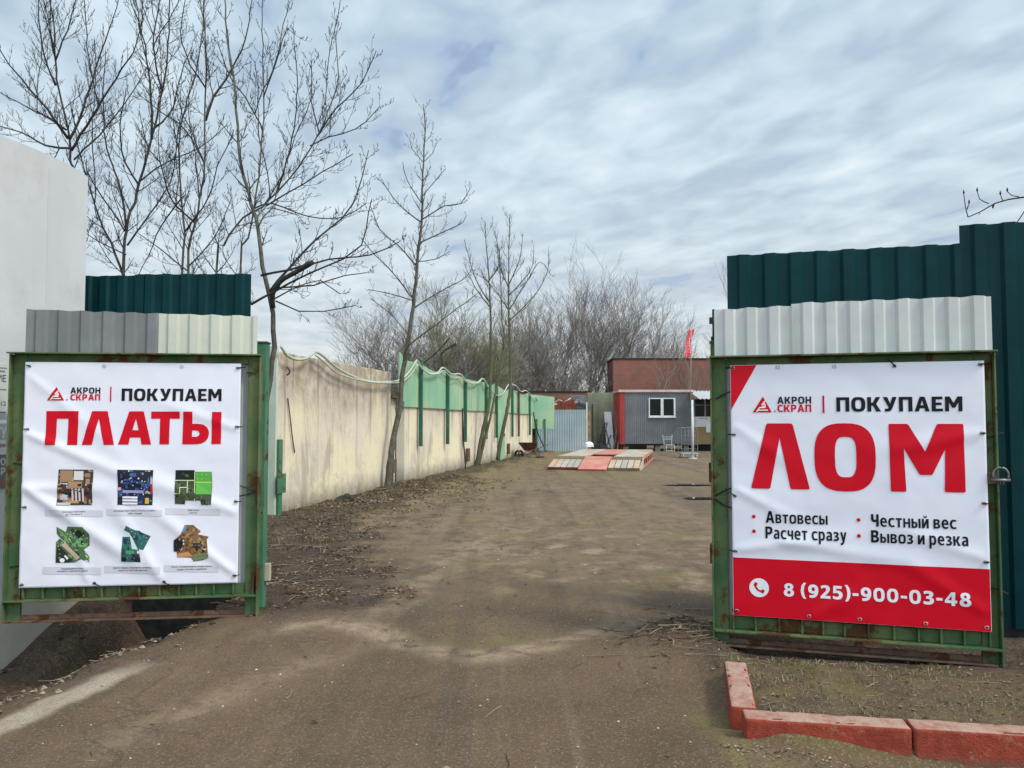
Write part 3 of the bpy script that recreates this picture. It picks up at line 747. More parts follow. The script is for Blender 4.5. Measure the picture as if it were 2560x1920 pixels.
B1.art('headline', [
    big([(97, 1000), (97, 628), (438, 628), (432, 1000), (326, 1000), (330, 712), (208, 712), (203, 1000)]),
    big([(480, 1000), (578, 628), (742, 628), (820, 1000), (713, 1000), (652, 705), (585, 1000)]),
    big([(862, 998), (972, 630), (1128, 630), (1215, 998), (1110, 998), (1097, 920), (985, 920), (972, 998)], [[(1010, 838), (1047, 710), (1078, 838)]]),
    big([(1210, 632), (1520, 632), (1520, 712), (1413, 712), (1408, 997), (1305, 997), (1308, 712), (1210, 712)]),
    big([(1552, 996), (1560, 632), (1660, 632), (1658, 768), (1720, 768), (1775, 777), (1815, 803), (1836, 842), (1840, 885), (1828, 930), (1800, 966), (1760, 988), (1710, 996)],
        [[(1655, 843), (1700, 843), (1726, 852), (1738, 878), (1728, 903), (1700, 913), (1655, 913)]]),
    big([(1872, 636), (1975, 636), (1972, 995), (1868, 995)])])
def RX(x, y):
    p = (x + 185 + 25 * y / 1400) / (2380 + 5 * y / 1400)
    return (p / (1.033 - p * .033), (y + 1065 - 15 * p) / (2505 - 113 * p))
rng = random.Random(5)
def px_rect(x0, y0, x1, y1, c):
    return ([RX(x0, y0), RX(x1, y0), RX(x1, y1), RX(x0, y1)], [(0, 1, 2, 3)], c)
def px_poly(pts, c): return poly([RX(*p) for p in pts], c)
def inside(pts, x, y):
    r = False
    for i in range(len(pts)):
        (xa, ya), (xb, yb) = pts[i], pts[i - 1]
        if (ya > y) != (yb > y) and x < (xb - xa) * (y - ya) / (yb - ya) + xa: r = not r
    return r
def picture(outline, base, chips, extra):
    B1.art('picture', [px_poly(outline, base)], .0026)
    xs_, ys_ = [p[0] for p in outline], [p[1] for p in outline]
    sp_ = []
    for (col, n, a, b) in chips:
        for _ in range(n):
            w, h = rng.uniform(a, b), rng.uniform(a, b)
            for _t in range(9):
                x_, y_ = rng.uniform(min(xs_), max(xs_) - w), rng.uniform(min(ys_), max(ys_) - h)
                if all(inside(outline, q, r) for q in (x_, x_ + w) for r in (y_, y_ + h)):
                    sp_.append((x_, y_, x_ + w, y_ + h, col)); break
    for k, e in enumerate(sp_): B1.art_layer.append((e, .0034 + k * .000012))
    o = []
    for k, (e, l) in enumerate(B1.art_layer): o.append((px_rect(*e), l))
    B1.art_layer = []
    # little components: each layer is lifted a hair above the one below
    mb = MB()
    for (q, l) in o: mb.add([B1.pos(a, b, l) for a, b in q[0]], q[1], q[2])
    for k, e in enumerate(extra):
        q = px_poly(e[0], e[1]) if isinstance(e[0], list) else px_rect(*e)
        mb.add([B1.pos(a, b, .0046 + k * .00002) for a, b in q[0]], q[1], q[2])
    mb.build('picture_detail', M['ink'], b1)
B1.art_layer = []
K, DK, TAN, WH, GN, LG = (.02, .018, .018), (.05, .045, .04), (.34, .20, .11), (.75, .74, .76), (.10, .30, .12), (.25, .55, .12)
bx = lambda a, b, c, d_: [(a, b), (c, b), (c, d_), (a, d_)]
picture([(215, 130), (598, 130), (585, 518), (200, 524)], (.055, .04, .035), [(TAN, 26, 14, 60), (K, 20, 10, 40), (WH, 22, 5, 14), ((.22, .1, .06), 16, 8, 26)],
        [(235, 140, 375, 265, TAN), (272, 210, 322, 258, K), (268, 155, 292, 188, (.1, .05, .04)), (385, 145, 490, 245, (.62, .60, .56)), (412, 168, 462, 212, (.16, .09, .05)), (425, 180, 450, 202, TAN), (235, 278, 322, 465, (.45, .45, .47))]
        + [(240 + 16 * i, 280, 248 + 16 * i, 462, (.62, .62, .65)) for i in range(5)] + [(330, 260, 480, 330, TAN), (430, 270, 472, 312, K)]
        + [(365 + 38 * i, 335, 385 + 38 * i, 478, (.66, .55, .58)) for i in range(4)] + [(500, 320, 508, 470, (.2, .05, .06)), (535, 320, 542, 470, (.2, .05, .06)), (330, 470, 440, 500, (.5, .28, .1)), (205, 495, 350, 518, (.5, .5, .5))])
picture([(868, 125), (1256, 127), (1248, 510), (866, 512)], (.02, .022, .035), [((.05, .08, .28), 30, 20, 70), (K, 22, 10, 36), (WH, 34, 6, 16), ((.05, .16, .2), 14, 10, 30)],
        [(1170, 130, 1186, 385, (.55, .36, .08)), (1198, 130, 1222, 385, (.62, .46, .12)), (1228, 290, 1250, 375, (.6, .03, .05)), (1230, 200, 1250, 280, (.5, .4, .42)), (920, 350, 1150, 378, (.33, .3, .5)),
         (920, 418, 1085, 440, WH), (920, 450, 1085, 472, WH), (920, 484, 1085, 506, WH), (1095, 410, 1160, 470, (.02, .03, .08)), (1168, 432, 1210, 495, (.62, .35, .05)), (866, 320, 905, 350, (.6, .35, .4))])
picture([(1495, 125), (1700, 122), (1710, 140), (1890, 140), (1895, 250), (1888, 500), (1780, 502), (1772, 455), (1605, 455), (1600, 498), (1490, 495)], (.055, .07, .04), [((.09, .12, .06), 20, 14, 50), (K, 18, 8, 26), ((.3, .36, .2), 20, 5, 12), ((.2, .1, .06), 10, 8, 18)],
        [(1500, 130, 1700, 230, (.012, .02, .015)), (1718, 140, 1890, 250, (.10, .36, .05)), (1720, 255, 1890, 385, (.12, .40, .07)), (1768, 258, 1812, 315, (.2, .12, .1)), (1820, 262, 1850, 312, (.04, .08, .22)), (1760, 328, 1826, 385, (.1, .16, .1)), (1778, 345, 1815, 370, (.5, .6, .7)),
         (1490, 232, 1700, 240, (.62, .68, .4)), (1712, 250, 1890, 258, (.55, .75, .2)), (1490, 376, 1890, 385, (.62, .7, .3)), (1703, 140, 1712, 455, (.55, .7, .25)), (1545, 308, 1632, 316, (.66, .7, .4)), (1545, 316, 1552, 372, (.66, .7, .4)), (1624, 240, 1632, 372, (.66, .7, .4)),
         (1495, 195, 1560, 201, (.6, .6, .4)), (1754, 320, 1832, 327, (.66, .75, .3)), (1826, 327, 1832, 385, (.66, .75, .3))] + [(1730 + 50 * i, 165 + 50 * j, 1738 + 50 * i, 172 + 50 * j, WH) for i in range(3) for j in range(2)])
picture([(198, 762), (300, 820), (320, 757), (490, 757), (566, 835), (562, 960), (500, 1005), (560, 1085), (558, 1145), (470, 1110), (400, 1150), (192, 1158), (192, 930), (240, 888), (200, 835)], (.07, .13, .06), [((.16, .32, .14), 40, 14, 44), (K, 16, 8, 26), (WH, 20, 4, 11), ((.3, .36, .2), 16, 6, 20)],
        [([(400, 830), (445, 785), (500, 835), (450, 885)], K), ([(350, 795), (385, 775), (412, 805), (375, 830)], (.04, .05, .03)), ([(250, 960), (290, 935), (465, 1090), (425, 1120)], (.52, .38, .29)), ([(205, 1000), (235, 970), (380, 1120), (340, 1150), (200, 1150)], (.025, .03, .025)),
         ([(200, 850), (225, 880), (555, 1142), (530, 1130)], WH), ([(198, 765), (225, 790), (560, 1090), (558, 1140), (330, 940)], (.14, .27, .07)), ([(330, 890), (338, 882), (545, 1085), (540, 1095)], (.6, .66, .6)), ([(235, 1125), (250, 1105), (282, 1105), (296, 1125), (282, 1150), (250, 1150)], WH), ([(285, 1080), (300, 1068), (335, 1105), (318, 1120)], WH)])
picture([(965, 738), (1060, 785), (1110, 790), (1130, 808), (1228, 848), (1155, 998), (1105, 985), (1115, 1040), (1130, 1130), (912, 1130), (920, 975), (922, 860), (1005, 860), (1020, 880), (1005, 815), (940, 785)], (.03, .11, .10), [((.06, .2, .18), 26, 12, 36), (K, 20, 10, 26), (WH, 12, 4, 10)],
        [([(1005, 822), (1030, 860), (1100, 995), (1030, 990)], (.62, .72, .72)), ([(1055, 870), (1075, 845), (1108, 865), (1085, 900)], (.02, .04, .07)), ([(1105, 815), (1120, 800), (1150, 820), (1130, 850)], (.02, .04, .05)), (935, 880, 975, 935, (.02, .04, .08)), (945, 892, 965, 915, (.15, .3, .35)), (920, 1080, 1125, 1125, K),
         ([(1085, 1020), (1098, 1005), (1112, 1015), (1112, 1035), (1098, 1042)], WH), (1035, 1045, 1110, 1085, (.03, .03, .03)), (925, 985, 960, 1035, (.04, .05, .05)), (970, 1005, 1060, 1040, (.06, .25, .12))])
picture([(1600, 722), (1690, 720), (1775, 790), (1740, 820), (1860, 845), (1840, 880), (1858, 1020), (1862, 1070), (1800, 1100), (1700, 1115), (1670, 1075), (1520, 1070), (1515, 1020), (1482, 1010), (1482, 890), (1560, 825), (1575, 790)], (.19, .10, .045), [((.34, .19, .07), 40, 12, 44), ((.09, .05, .03), 34, 8, 30), (K, 16, 8, 22), (WH, 16, 4, 12)],
        [([(1575, 798), (1598, 728), (1625, 735), (1608, 790)], (.12, .22, .42)), ([(1675, 1060), (1720, 1035), (1860, 1022), (1860, 1075), (1700, 1112)], (.16, .20, .10)), ([(1482, 890), (1530, 868), (1590, 900), (1560, 1000), (1482, 1008)], K), (1700, 912, 1780, 968, (.05, .03, .05)), ([(1525, 1035), (1640, 1010), (1690, 1060), (1520, 1072)], (.5, .24, .1))]
        + [([(x_, y_ - 14), (x_ + 12, y_), (x_, y_ + 14), (x_ - 12, y_)], WH) for x_, y_ in ((1505, 890), (1545, 885), (1590, 890), (1500, 940), (1548, 945), (1590, 925), (1560, 985))])
caps = [((70, 575, 705, 645), ('Материнские платы', 'до Пентиум 4')), ((745, 558, 1355, 630), ('Материнские платы | Платы сотовых', 'GSM станций')), ((1388, 542, 1985, 612), ('GSM платы', 'желтые')),
        ((55, 1200, 690, 1280), ('Периферийные платы', 'зеленого, красного цвета')), ((725, 1180, 1340, 1255), ('Карты видео, звуковые, сетевые,', 'карты от жестких дисков')), ((1380, 1158, 1970, 1230), ('Платы телевизионные, мониторные,', 'радио, бытовых приборов'))]
for (x0, y0, x1, y1), (ta, tb) in caps:
    B1.art('caption_strip', [px_rect(x0, y0, x1, y1, GREY)], .0025)
    cx = (x0 + x1) / 2 + 5
    for t_, yy in ((ta, y0 + 30), (tb, y0 + 57)):
        hw = len(t_) * 6.9
        (ua, va), (ub, vb) = RX(cx - hw, yy - 19), RX(cx + hw, yy)
        B1.art('lettering', [text(t_, ua, ub, va, va + .0073, (.03, .03, .035), .008)], .0036, None)
for u, v, t in ((.02, .018, (-.04, .01)), (.36, .016, None), (.72, .016, None), (.985, .02, (.05, .005)), (.985, .29, (.04, 0)), (.985, .63, (.035, -.005)), (.985, .965, (.03, 0)),
                (.02, .30, (-.045, 0)), (.018, .645, (-.045, .0)), (.015, .985, (-.03, -.01)), (.34, .985, (.05, -.03)), (.66, .985, (.05, -.035))):
    B1.eyelet(u, v, t)

# banner with red band ------------------------------------------------
b2 = thing('banner', 'white banner with red phone number band and giant red three letter word', 'banner', (0, 0, 0), 0, 'advertising banners')
BW2, BH2 = 1.565, 1.715
b2.matrix_world = Matrix.Translation((RG0[0], RG0[1], 0)) @ Matrix.Rotation(math.atan2(RG1[1] - RG0[1], RG1[0] - RG0[0]), 4, 'Z') @ Matrix.Translation((.125, -.05, .215))
B2 = Banner(b2, BW2, BH2, [(.02, 1.27, .9, 1.12, .05, .009), (.02, .85, .5, 1.1, .04, .007), (1.54, .46, .8, .62, .06, .009), (1.54, 1.26, .9, 1.05, .05, .007),
                           (.3, 1.2, 1.3, 1.32, .05, .009), (1.54, 1.6, 1.0, 1.25, .05, .008), (.02, .42, .5, .75, .05, .006), (.5, 1.7, .9, 1.45, .05, .007)], 17)
B2.art('colour_band', [rect(.0015, .771, .9985, .999, RED)], .0022)
B2.art('corner_flash', [poly([(.0015, .001), (.112, .001), (.0015, .182)], RED)], .0022)
header(B2, .093, .1735, .128, .191, .196, .3347, .129, .1575, .1607, .190, .380, .3875, .126, .195, .435, .9166, .133, .189)
def sup(cx, cy, rx, ry, e, n=40):
    return [(cx + rx * math.copysign(abs(math.cos(q)) ** e, math.cos(q)), cy + ry * math.copysign(abs(math.sin(q)) ** e, math.sin(q))) for q in (2 * math.pi * k / n for k in range(n))]
B2.art('headline', [poly([(.0826, .490), (.1480, .241), (.1540, .235), (.2520, .235), (.2580, .241), (.3226, .490), (.3180, .494), (.2500, .494), (.2440, .490), (.2030, .291), (.1620, .490), (.157, .494), (.087, .494)], RED),
                    poly(sup(.464, .366, .1205, .132, .72), RED, [sup(.4675, .365, .0420, .078, .62)]),
                    poly([(.640, .236), (.705, .236), (.713, .240), (.773, .341), (.819, .240), (.825, .236), (.915, .236), (.918, .240), (.920, .488), (.916, .492), (.847, .492), (.843, .488), (.8485, .331), (.799, .427), (.794, .429), (.754, .429), (.750, .427), (.6925, .329), (.699, .490), (.695, .494), (.643, .494), (.640, .490), (.6365, .240)], RED)], .0034)
asp = BW2 / BH2
for cu_, cv in ((.0909, .606), (.0909, .664), (.5135, .606), (.5135, .667)): B2.art('bullet', [disc(cu_, cv, .0080, .0080 * asp, RED, 16)], .0032)
for t_, a, b, c_, d_ in (('Автовесы', .1405, .392, .582, .629), ('Расчет сразу', .1385, .465, .643, .690), ('Честный вес', .5617, .8825, .582, .629), ('Вывоз и резка', .5605, .9247, .643, .690)):
    B2.art('lettering', heavy(t_, a, b, c_, d_, BLACK))
B2.art('lettering', heavy('8 (925)-900-03-48', .2098, .928, .862, .913, (.74, .74, .77), .16), .0042)
ph = [disc(.109, .8855, .0405, .0405 * asp, (.74, .74, .77), 36)]
B2.art('phone_symbol', ph, .0040)
hs = lambda pts: [(.109 + a * .0405, .8855 + b * .0405 * asp) for a, b in pts]
B2.art('handset', stroke(hs([(-.42, -.42), (-.36, -.05), (-.08, .30), (.42, .40)]), .0085, asp, RED) + stroke(hs([(-.50, -.42), (-.20, -.28)]), .016, asp, RED)[:1] + stroke(hs([(.22, .30), (.50, .44)]), .016, asp, RED), .0050)
for u, v, t in ((.012, .012, (-.05, .006)), (.20, .012, None), (.43, .012, None), (.665, .014, (-.03, .045)), (.985, .014, (.06, .01)), (.985, .27, (.03, 0)), (.985, .53, (.035, -.003)), (.985, .745, (.03, 0)),
                (.012, .28, (-.04, 0)), (.012, .525, (-.06, .045)), (.012, .745, (-.04, 0)), (.015, .982, (-.03, 0)), (.31, .985, None), (.51, .985, None), (.76, .985, None), (.982, .985, None)):
    B2.eyelet(u, v, t)

# padlock on the right gate leaf
pk = thing('padlock', 'grey steel padlock with long bar at the edge of the right gate leaf', 'padlock')
pk.matrix_world = Matrix.Translation((RG0[0], RG0[1], 0)) @ Matrix.Rotation(math.atan2(RG1[1] - RG0[1], RG1[0] - RG0[0]), 4, 'Z') @ Matrix.Translation((RW + .0, -.065, 1.17)) @ Matrix.Scale(.82, 4)
MB().cyl((-.045, 0, 0), (.085, 0, 0), .0135, 14).build('barrel', M['steel'], pk, True)
MB().tube(resample([Vector((-.028, 0, .012)), Vector((-.030, 0, .05)), Vector((-.012, 0, .085)), Vector((.022, 0, .098)), Vector((.056, 0, .085)), Vector((.074, 0, .05)), Vector((.072, 0, .012))], .012), .0085, 8).build('shackle', M['steel'], pk, True)
MB().ring((.03, 0, -.022), (0, 1, 0), .012, .003, 12, 5).build('key_ring', M['steel'], pk, True)
e = MB(); e.box(-.06, .012, .012, .024, -.03, .06); e.build('hasp', M['rail'], pk, bevel=.003)

# gate posts
gp = thing('gate_post', 'bright green steel gate post beside the leaning tree and cream wall', 'post', (P(655, 1000, 6.45).x, 6.45, 0), R(4), 'steel posts of the gate')
MB().box(-.055, .045, -.06, .06, -.1, 2.19).build('shaft', M['frame2'], gp, bevel=.004)
MB().box(-.062, .052, -.067, .067, 2.192, 2.205).build('cap', M['rail'], gp)
MB().box(.046, .09, -.03, .03, .22, .36).build('lug', M['palewood'], gp, bevel=.004)
gp2 = thing('gate_post', 'dark green steel gate post with thin iron rod at the right gate leaf', 'post', (P(1787, 1000, 5.60).x + .03, 5.60, 0), R(-14), 'steel posts of the gate')
MB().box(-.055, .055, -.045, .045, -.1, 2.11).build('shaft', M['frame'], gp2, bevel=.004)
MB().box(-.062, .062, -.052, .052, 2.112, 2.125).build('cap', M['frame'], gp2)
s = MB(); s.cyl((-.03, 0, 2.125), (-.03, 0, 2.16), .022, 10); s.cyl((-.03, 0, 2.16), (-.03, 0, 2.36), .011, 10); s.box(-.062, .0, -.02, .02, 2.255, 2.30)
s.build('rod', M['darkiron'], gp2)
for z_ in (.52, 1.1): MB().box(-.077, -.057, -.05, .0, z_, z_ + .14).build('hinge', M['rail'], gp2, bevel=.003)

# ------------------------------------------------------------------ fences and building around the gate
def sheet_fence(name, label, p0, p1, z0, pieces, group=None):
    p0, p1 = Vector(p0), Vector(p1)
    d_ = p1 - p0
    L = d_.length
    root = thing(name, label, 'fence', (p0.x, p0.y, 0), math.atan2(d_.y, d_.x), group)
    for i, (a, b, zt, zb) in enumerate(pieces):
        s = MB(); corr(s, a, b, z0, zt, .0 - .004 * (i % 2), .19, .024, ztop=lambda x: lerp(zt, zb, (x - a) / (b - a)) + .003 * math.sin(x * 23))
        s.build('sheet', M['teal'], root)
    MB().box(0, L, .012, .045, -1.1, z0 - .004).build('shade_board', M['darkiron'], root)  # added near-black board, stands in for the shade below the sheets
    for z in (z0 + .5, 2.3): MB().box(.03, L - .03, .006, .05, z, z + .04).build('rail', M['darkiron'], root)
    for u in (.06, L * .5, L - .1): MB().box(u, u + .05, .052, .10, -.3, 2.5).build('post', M['darkiron'], root)
    return root
a = P(628, 700, 7.65); b = P(205, 700, 7.85)
sheet_fence('sheet_fence', 'low dark teal corrugated sheet rising behind the left gate leaf', (b.x - .25, b.y, 0), (a.x, a.y, 0), .14,
            [(0, .95, 3.02, 3.02), (.868, (a - b).xy.length + .25, 3.03, 3.01)])
sheet_fence('sheet_fence', 'tall dark teal corrugated fence with stepped top behind the right gate leaf', (1.705, 6.05, 0), (7.6, 4.5, 0), .07,
            [(0, 1.66, 2.85, 2.85), (1.655, 6.08, 2.985, 2.985)])
bd_ = thing('pale_building', 'pale grey flat walled building at the left edge, plastered with notices', 'building')
def wx(y): return -4.19 - .1 * (7.5 - y)
s = MB()
zt_ = 4.0
prof = [(7.5 - 4.5 * k / 24, zt_ - .05 * math.exp(-k / 1.6) - .0016 * k * k) for k in range(25)]     # gently bowed eaves
vs = [v for y_, z_ in prof for v in ((wx(y_), y_, .02), (wx(y_), y_, z_), (-9, y_, z_), (-9, y_, .02))]
fs = [q for k in range(24) for a in (k * 4,) for q in ((a, a + 1, a + 5, a + 4), (a + 1, a + 2, a + 6, a + 5), (a + 2, a + 3, a + 7, a + 6))]
s.add(vs, fs + [(0, 3, 2, 1), (96, 97, 98, 99)])
s.build('wall', M['building'], bd_)
s = MB()
pts = [(wx(7.5) + .02, 7.52), (wx(3.0) + .02, 2.98), (-9, 2.98), (-9, 7.52)]
s.add([(x_, y_, -1.0) for x_, y_ in pts] + [(x_, y_, .018) for x_, y_ in pts], [(0, 1, 2, 3), (4, 7, 6, 5), (0, 4, 5, 1), (1, 5, 6, 2), (2, 6, 7, 3), (3, 7, 4, 0)])
s.build('plinth', M['plinth'], bd_)
s = MB()
for y_ in (6.3, 6.95): s.beam((wx(y_) + .003, y_, .05), (wx(y_) + .003, y_, 3.85), .012, .008, Vector((1, 0, 0)))
s.build('joint_strip', M['building'], bd_)
# paper notices pasted on the wall (only their right halves show)
def notice(y0, y1, z0, z1, lab, col, lines):
    root = thing('paper_notice', lab, 'notice', (0, 0, 0), 0, 'paper notices on the pale building')
    ang = math.atan2(1, .1)
    root.matrix_world = Matrix.Translation((wx(y0) + .012, y0, z0)) @ Matrix.Rotation(ang, 4, 'Z')
    w = y1 - y0
    s = MB(); s.box(0, w, -.004, .006, 0, z1 - z0, col); s.build('sheet', M['ink'], root)
    for (t_, ua, ub, za, zb, c_) in lines:
        mb = MB()
        if t_:
            vs, fs, _ = text(t_, ua * w, ub * w, 0, zb - za, c_, .02)
            mb.add([(p, -.0055, zb - q) for p, q in vs], fs, c_)
        else: mb.box(ua * w, ub * w, -.0055, -.0045, za, zb, c_)
        mb.build('lettering', M['ink'], root)
PAPER = (.56, .57, .53)
notice(6.1, 6.52, 1.62, 2.02, 'white paper notice on the pale building, topmost of three beside the gate leaf', PAPER, [('НИЕ', .55, .93, .25, .31, (.1, .1, .1)), (None, .5, .9, .33, .345, (.2, .2, .2)), (None, .5, .95, .18, .19, (.2, .2, .2)), ('-12', .75, .95, .05, .09, (.15, .15, .15)), (None, .5, .95, .36, .372, (.25, .25, .25))])
notice(6.1, 6.53, 1.34, 1.60, 'grey bordered paper notice on the pale building, middle one of three', (.30, .32, .33), [(None, .4, .95, .18, .21, (.6, .6, .58)), ('ТУ', .72, .95, .06, .15, (.6, .6, .56)), (None, .4, .95, .01, .04, (.55, .55, .5))])
notice(6.1, 6.55, .98, 1.26, 'dark edged paper notice on the pale building, lowest of three', (.16, .16, .17), [('РО', .70, .92, .19, .25, (.62, .61, .58)), ('БР', .70, .92, .11, .17, (.62, .61, .58)), ('60', .72, .9, .02, .08, (.40, .12, .08))])

# ------------------------------------------------------------------ cream wall
def along(A, B):
    d_ = B - A
    return math.atan2(d_.y, d_.x), d_.length
def slab(mb, x0, x1, y0, y1, z0, zt0, zt1):
    v = [(x0, y0, z0), (x1, y0, z0), (x1, y1, z0), (x0, y1, z0), (x0, y0, zt0), (x1, y0, zt1), (x1, y1, zt1), (x0, y1, zt0)]
    mb.add(v, [(0, 3, 2, 1), (4, 5, 6, 7), (0, 1, 5, 4), (1, 2, 6, 5), (2, 3, 7, 6), (3, 0, 4, 7)])
an, L1 = along(WA, WB)
w1 = thing('concrete_wall', 'tall stained cream concrete wall beside the left gate post', 'wall', WA, an)
s = MB(); slab(s, .012, L1 - 1.0, 0, .22, -.4, 2.62, 2.62); s.build('panel', M['cream'], w1, bevel=.012)
s = MB(); slab(s, -.05, .010, -.03, .26, -.4, 2.70, 2.70); s.build('end_face', M['jamb'], w1, bevel=.01)
s = MB(); slab(s, L1 - 1.6, L1 - .99 + .6, .10, .20, -.4, 2.05, 2.05); s.build('pier', M['cream'], w1)
s = MB(); s.box(L1 - .99, L1 - .02, -.04, .3, 2.052, 2.10); s.build('recess_shade_bar', M['brownpost'], w1)  # dark bar standing in for the shaded recess above the pier
s = MB(); s.box(-.02, .10, -.075, -.032, .02, 1.25); s.box(-.09, .18, -.095, -.076, .42, .72); s.box(-.07, .17, -.095, -.032, -.1, .10)
s.build('hinge_plate', M['frame2'], w1, bevel=.004)
s = MB(); s.box(L1 - 1.04, L1 - .98, -.07, -.005, .0, .5); s.box(L1 - 1.12, L1 - .90, -.12, -.071, .38, .68); s.build('junction_box', M['brownpost'], w1, bevel=.006)
s = MB(); s.tube(resample([Vector((.35, -.02, 1.9)), Vector((.42, -.03, 1.6)), Vector((.5, -.03, 1.3)), Vector((.62, -.02, 1.02))], .1), .011, 6); s.ring((.22, -.05, 2.32), (1, 0, .2), .06, .014, 10, 6, -1.3, 1.5); s.build('rusty_wire', M['rail'], w1, True)

an2, L2 = along(WB, WC)
w2 = thing('concrete_wall', 'long low cream concrete wall topped with mint green sheeting', 'wall', WB, an2)
s = MB()
k = 0.0
while k < L2 - .5:
    e = min(k + 2.6, L2); off = .012 * math.sin(k * 3)
    slab(s, k + .003, e - .003, off, .2, -.4, 1.92, 1.90); k += 2.6
s.build('panel', M['cream'], w2, bevel=.004)
def wall_s(px):
    """distance along the far wall of a photo column"""
    q = ray(px, 1000); d_ = (WC - WB)
    t = (WB.y * q.x / q.y - WB.x) / (d_.x - d_.y * q.x / q.y)
    return t * L2
def gtop(u): return 2.98 - .30 * (u / L2) + .03 * math.sin(u * 2.1)
s = MB()
PX_POSTS = (1043, 1111, 1156, 1209, 1235, 1275, 1291, 1319)
pu = [-.15] + [wall_s(p) for p in PX_POSTS] + [L2]
for a_, b_ in zip(pu, pu[1:]):                      # the sheeting sags a little between its posts
    m_ = 6
    sg = lambda t: gtop(lerp(a_, b_, t)) - min(.16, .035 * (b_ - a_)) * 4 * t * (1 - t)
    for k in range(m_):
        t0_, t1_ = k / m_, (k + 1) / m_
        yo = -.045 - .012 * math.sin(math.pi * (t0_ + t1_) / 2) - .004 * math.sin(a_ * 7)
        slab(s, lerp(a_, b_, t0_) + (.004 if k == 0 else 0), lerp(a_, b_, t1_) - (.004 if k == m_ - 1 else 0), yo, -.02, 1.86 - .06 * (a_ / L2), sg(t0_), sg(t1_))
slab(s, -.5, -.155, -.05, -.02, 1.98, 3.12, 3.02)
s.build('green_sheeting', M['greenpanel'], w2)
for i, px in enumerate(PX_POSTS):
    u = wall_s(px)
    s = MB(); s.box(u - .045, u + .045, -.14, -.055, .90 + .02 * math.sin(i * 5), gtop(u) + .06)
    o = s.build('green_post' if i != 6 else 'brown_post', M['greenpost'] if i != 6 else M['brownpost'], w2, bevel=.006)
u = wall_s(1250); s = MB(); s.box(u - .55, u + .55, -.07, -.03, .0, 1.855); o = s.build('door', M['greenpanel'], w2, bevel=.006)
s = MB(); s.box(u + .3, u + .36, -.11, -.072, .95, 1.05); s.build('handle', M['darkiron'], o)
for px, z in ((1166, .48), (1268, .45)):
    u = wall_s(px); MB().box(u - .10, u + .10, -.10, -.02, z - .2, z + .2).build('junction_box', M['brownpost'], w2, bevel=.01)
u = wall_s(1150); s = MB().tube(resample([Vector((u, -.08, 1.9)), Vector((u + .03, -.1, 1.0)), Vector((u + .2, -.1, .45)), Vector((u + .1, -.15, .05))], .15), .02, 6)
s.build('cable', M['darkiron'], w2, True)
u = wall_s(1330); s = MB().tube(resample([Vector((u - .5, -.15, 1.9)), Vector((u, -.25, 1.0)), Vector((u + .6, -.6, .02))], .15), .025, 6)
s.build('cable', M['darkiron'], w2, True)
# end return of the green sheeting at the far corner
fr = thing('green_sheet_screen', 'mint green sheet screen on two posts at the far end of the low wall', 'screen', (.95, 35.1, 0), R(8))
s = MB(); slab(s, -.1, 1.0, -.02, .02, 1.15, 2.72, 2.60); s.build('sheet', M['greenpanel'], fr, bevel=.003)
for u in (.12, .5): MB().box(u, u + .08, -.08, -.022, 0, 1.6).build('leg', M['greenpost'], fr)

# draped hose
def on_wall(px, py, off=.13):
    q = ray(px, py)
    A, B = (WA, WB) if px < 1025 else (WB, WC)
    d_ = (B - A).normalized(); n_ = Vector((d_.y, -d_.x, 0))
    t = ((A + n_ * off)).dot(n_) / q.dot(n_)
    return Vector((0, 0, CAMZ)) + q * t
r5 = lambda x, y: on_wall(600 + x * .3376, 780 + y * .3376)
r6 = lambda x, y: on_wall(960 + x * .217, 840 + y * .217, .17)
h1 = [r5(*p) for p in ((305, 255), (345, 320), (420, 352), (500, 340), (555, 295), (620, 330), (700, 400), (790, 455), (900, 500), (1020, 520), (1180, 505))]
h1 += [r6(*p) for p in ((300, 400), (375, 280), (395, 300), (450, 380), (530, 435), (620, 420), (680, 365), (780, 440), (875, 440), (960, 520), (1070, 540), (1140, 490), (1200, 590), (1290, 680), (1370, 660), (1440, 560), (1520, 575), (1580, 640), (1640, 630), (1700, 705), (1740, 695))]
hz_ = MB().tube(resample(h1, .12), .024, 7)
h2 = [p + Vector((.02, -.03, -.06 - .05 * math.sin(i))) for i, p in enumerate(h1[4:24])]
hz_.tube(resample(h2, .12), .016, 6)
tail = [h1[-1]] + [P(960 + x * .217, 840 + y * .217, 35.3) for x, y in ((1790, 755), (1845, 735), (1930, 790), (1990, 785))] + [P(1320 + x * .2532, 780 + y * .2532, 36.5) for x, y in ((240, 918), (305, 868), (360, 887), (420, 850))]
hz_.tube(resample(tail, .12), .03, 6)
tag(hz_.build('hose', M['hose'], None, True), 'pale hose draped in loops along the tops of the cream walls', 'hose')

# ------------------------------------------------------------------ yard: far end
gt = thing('metal_fence', 'galvanised corrugated fence panel at the far end of the yard', 'fence', (1.2, 36.8, 0), R(-2))
s = MB(); corr(s, 0, 2.33, .05, 2.04, 0, .115, .02); s.build('sheet', M['galv'], gt)
s = MB(); s.box(2.34, 2.40, -.03, .03, 0, 2.4); s.build('pipe', M['whitepaint'], gt)
s = MB(); s.box(2.41, 2.56, -.03, .06, 0, 2.0); s.build('post', M['wood'], gt)
for z_ in (.3, 1.6): MB().box(.02, 2.3, .006, .05, z_, z_ + .06).build('rail', M['darkiron'], gt)

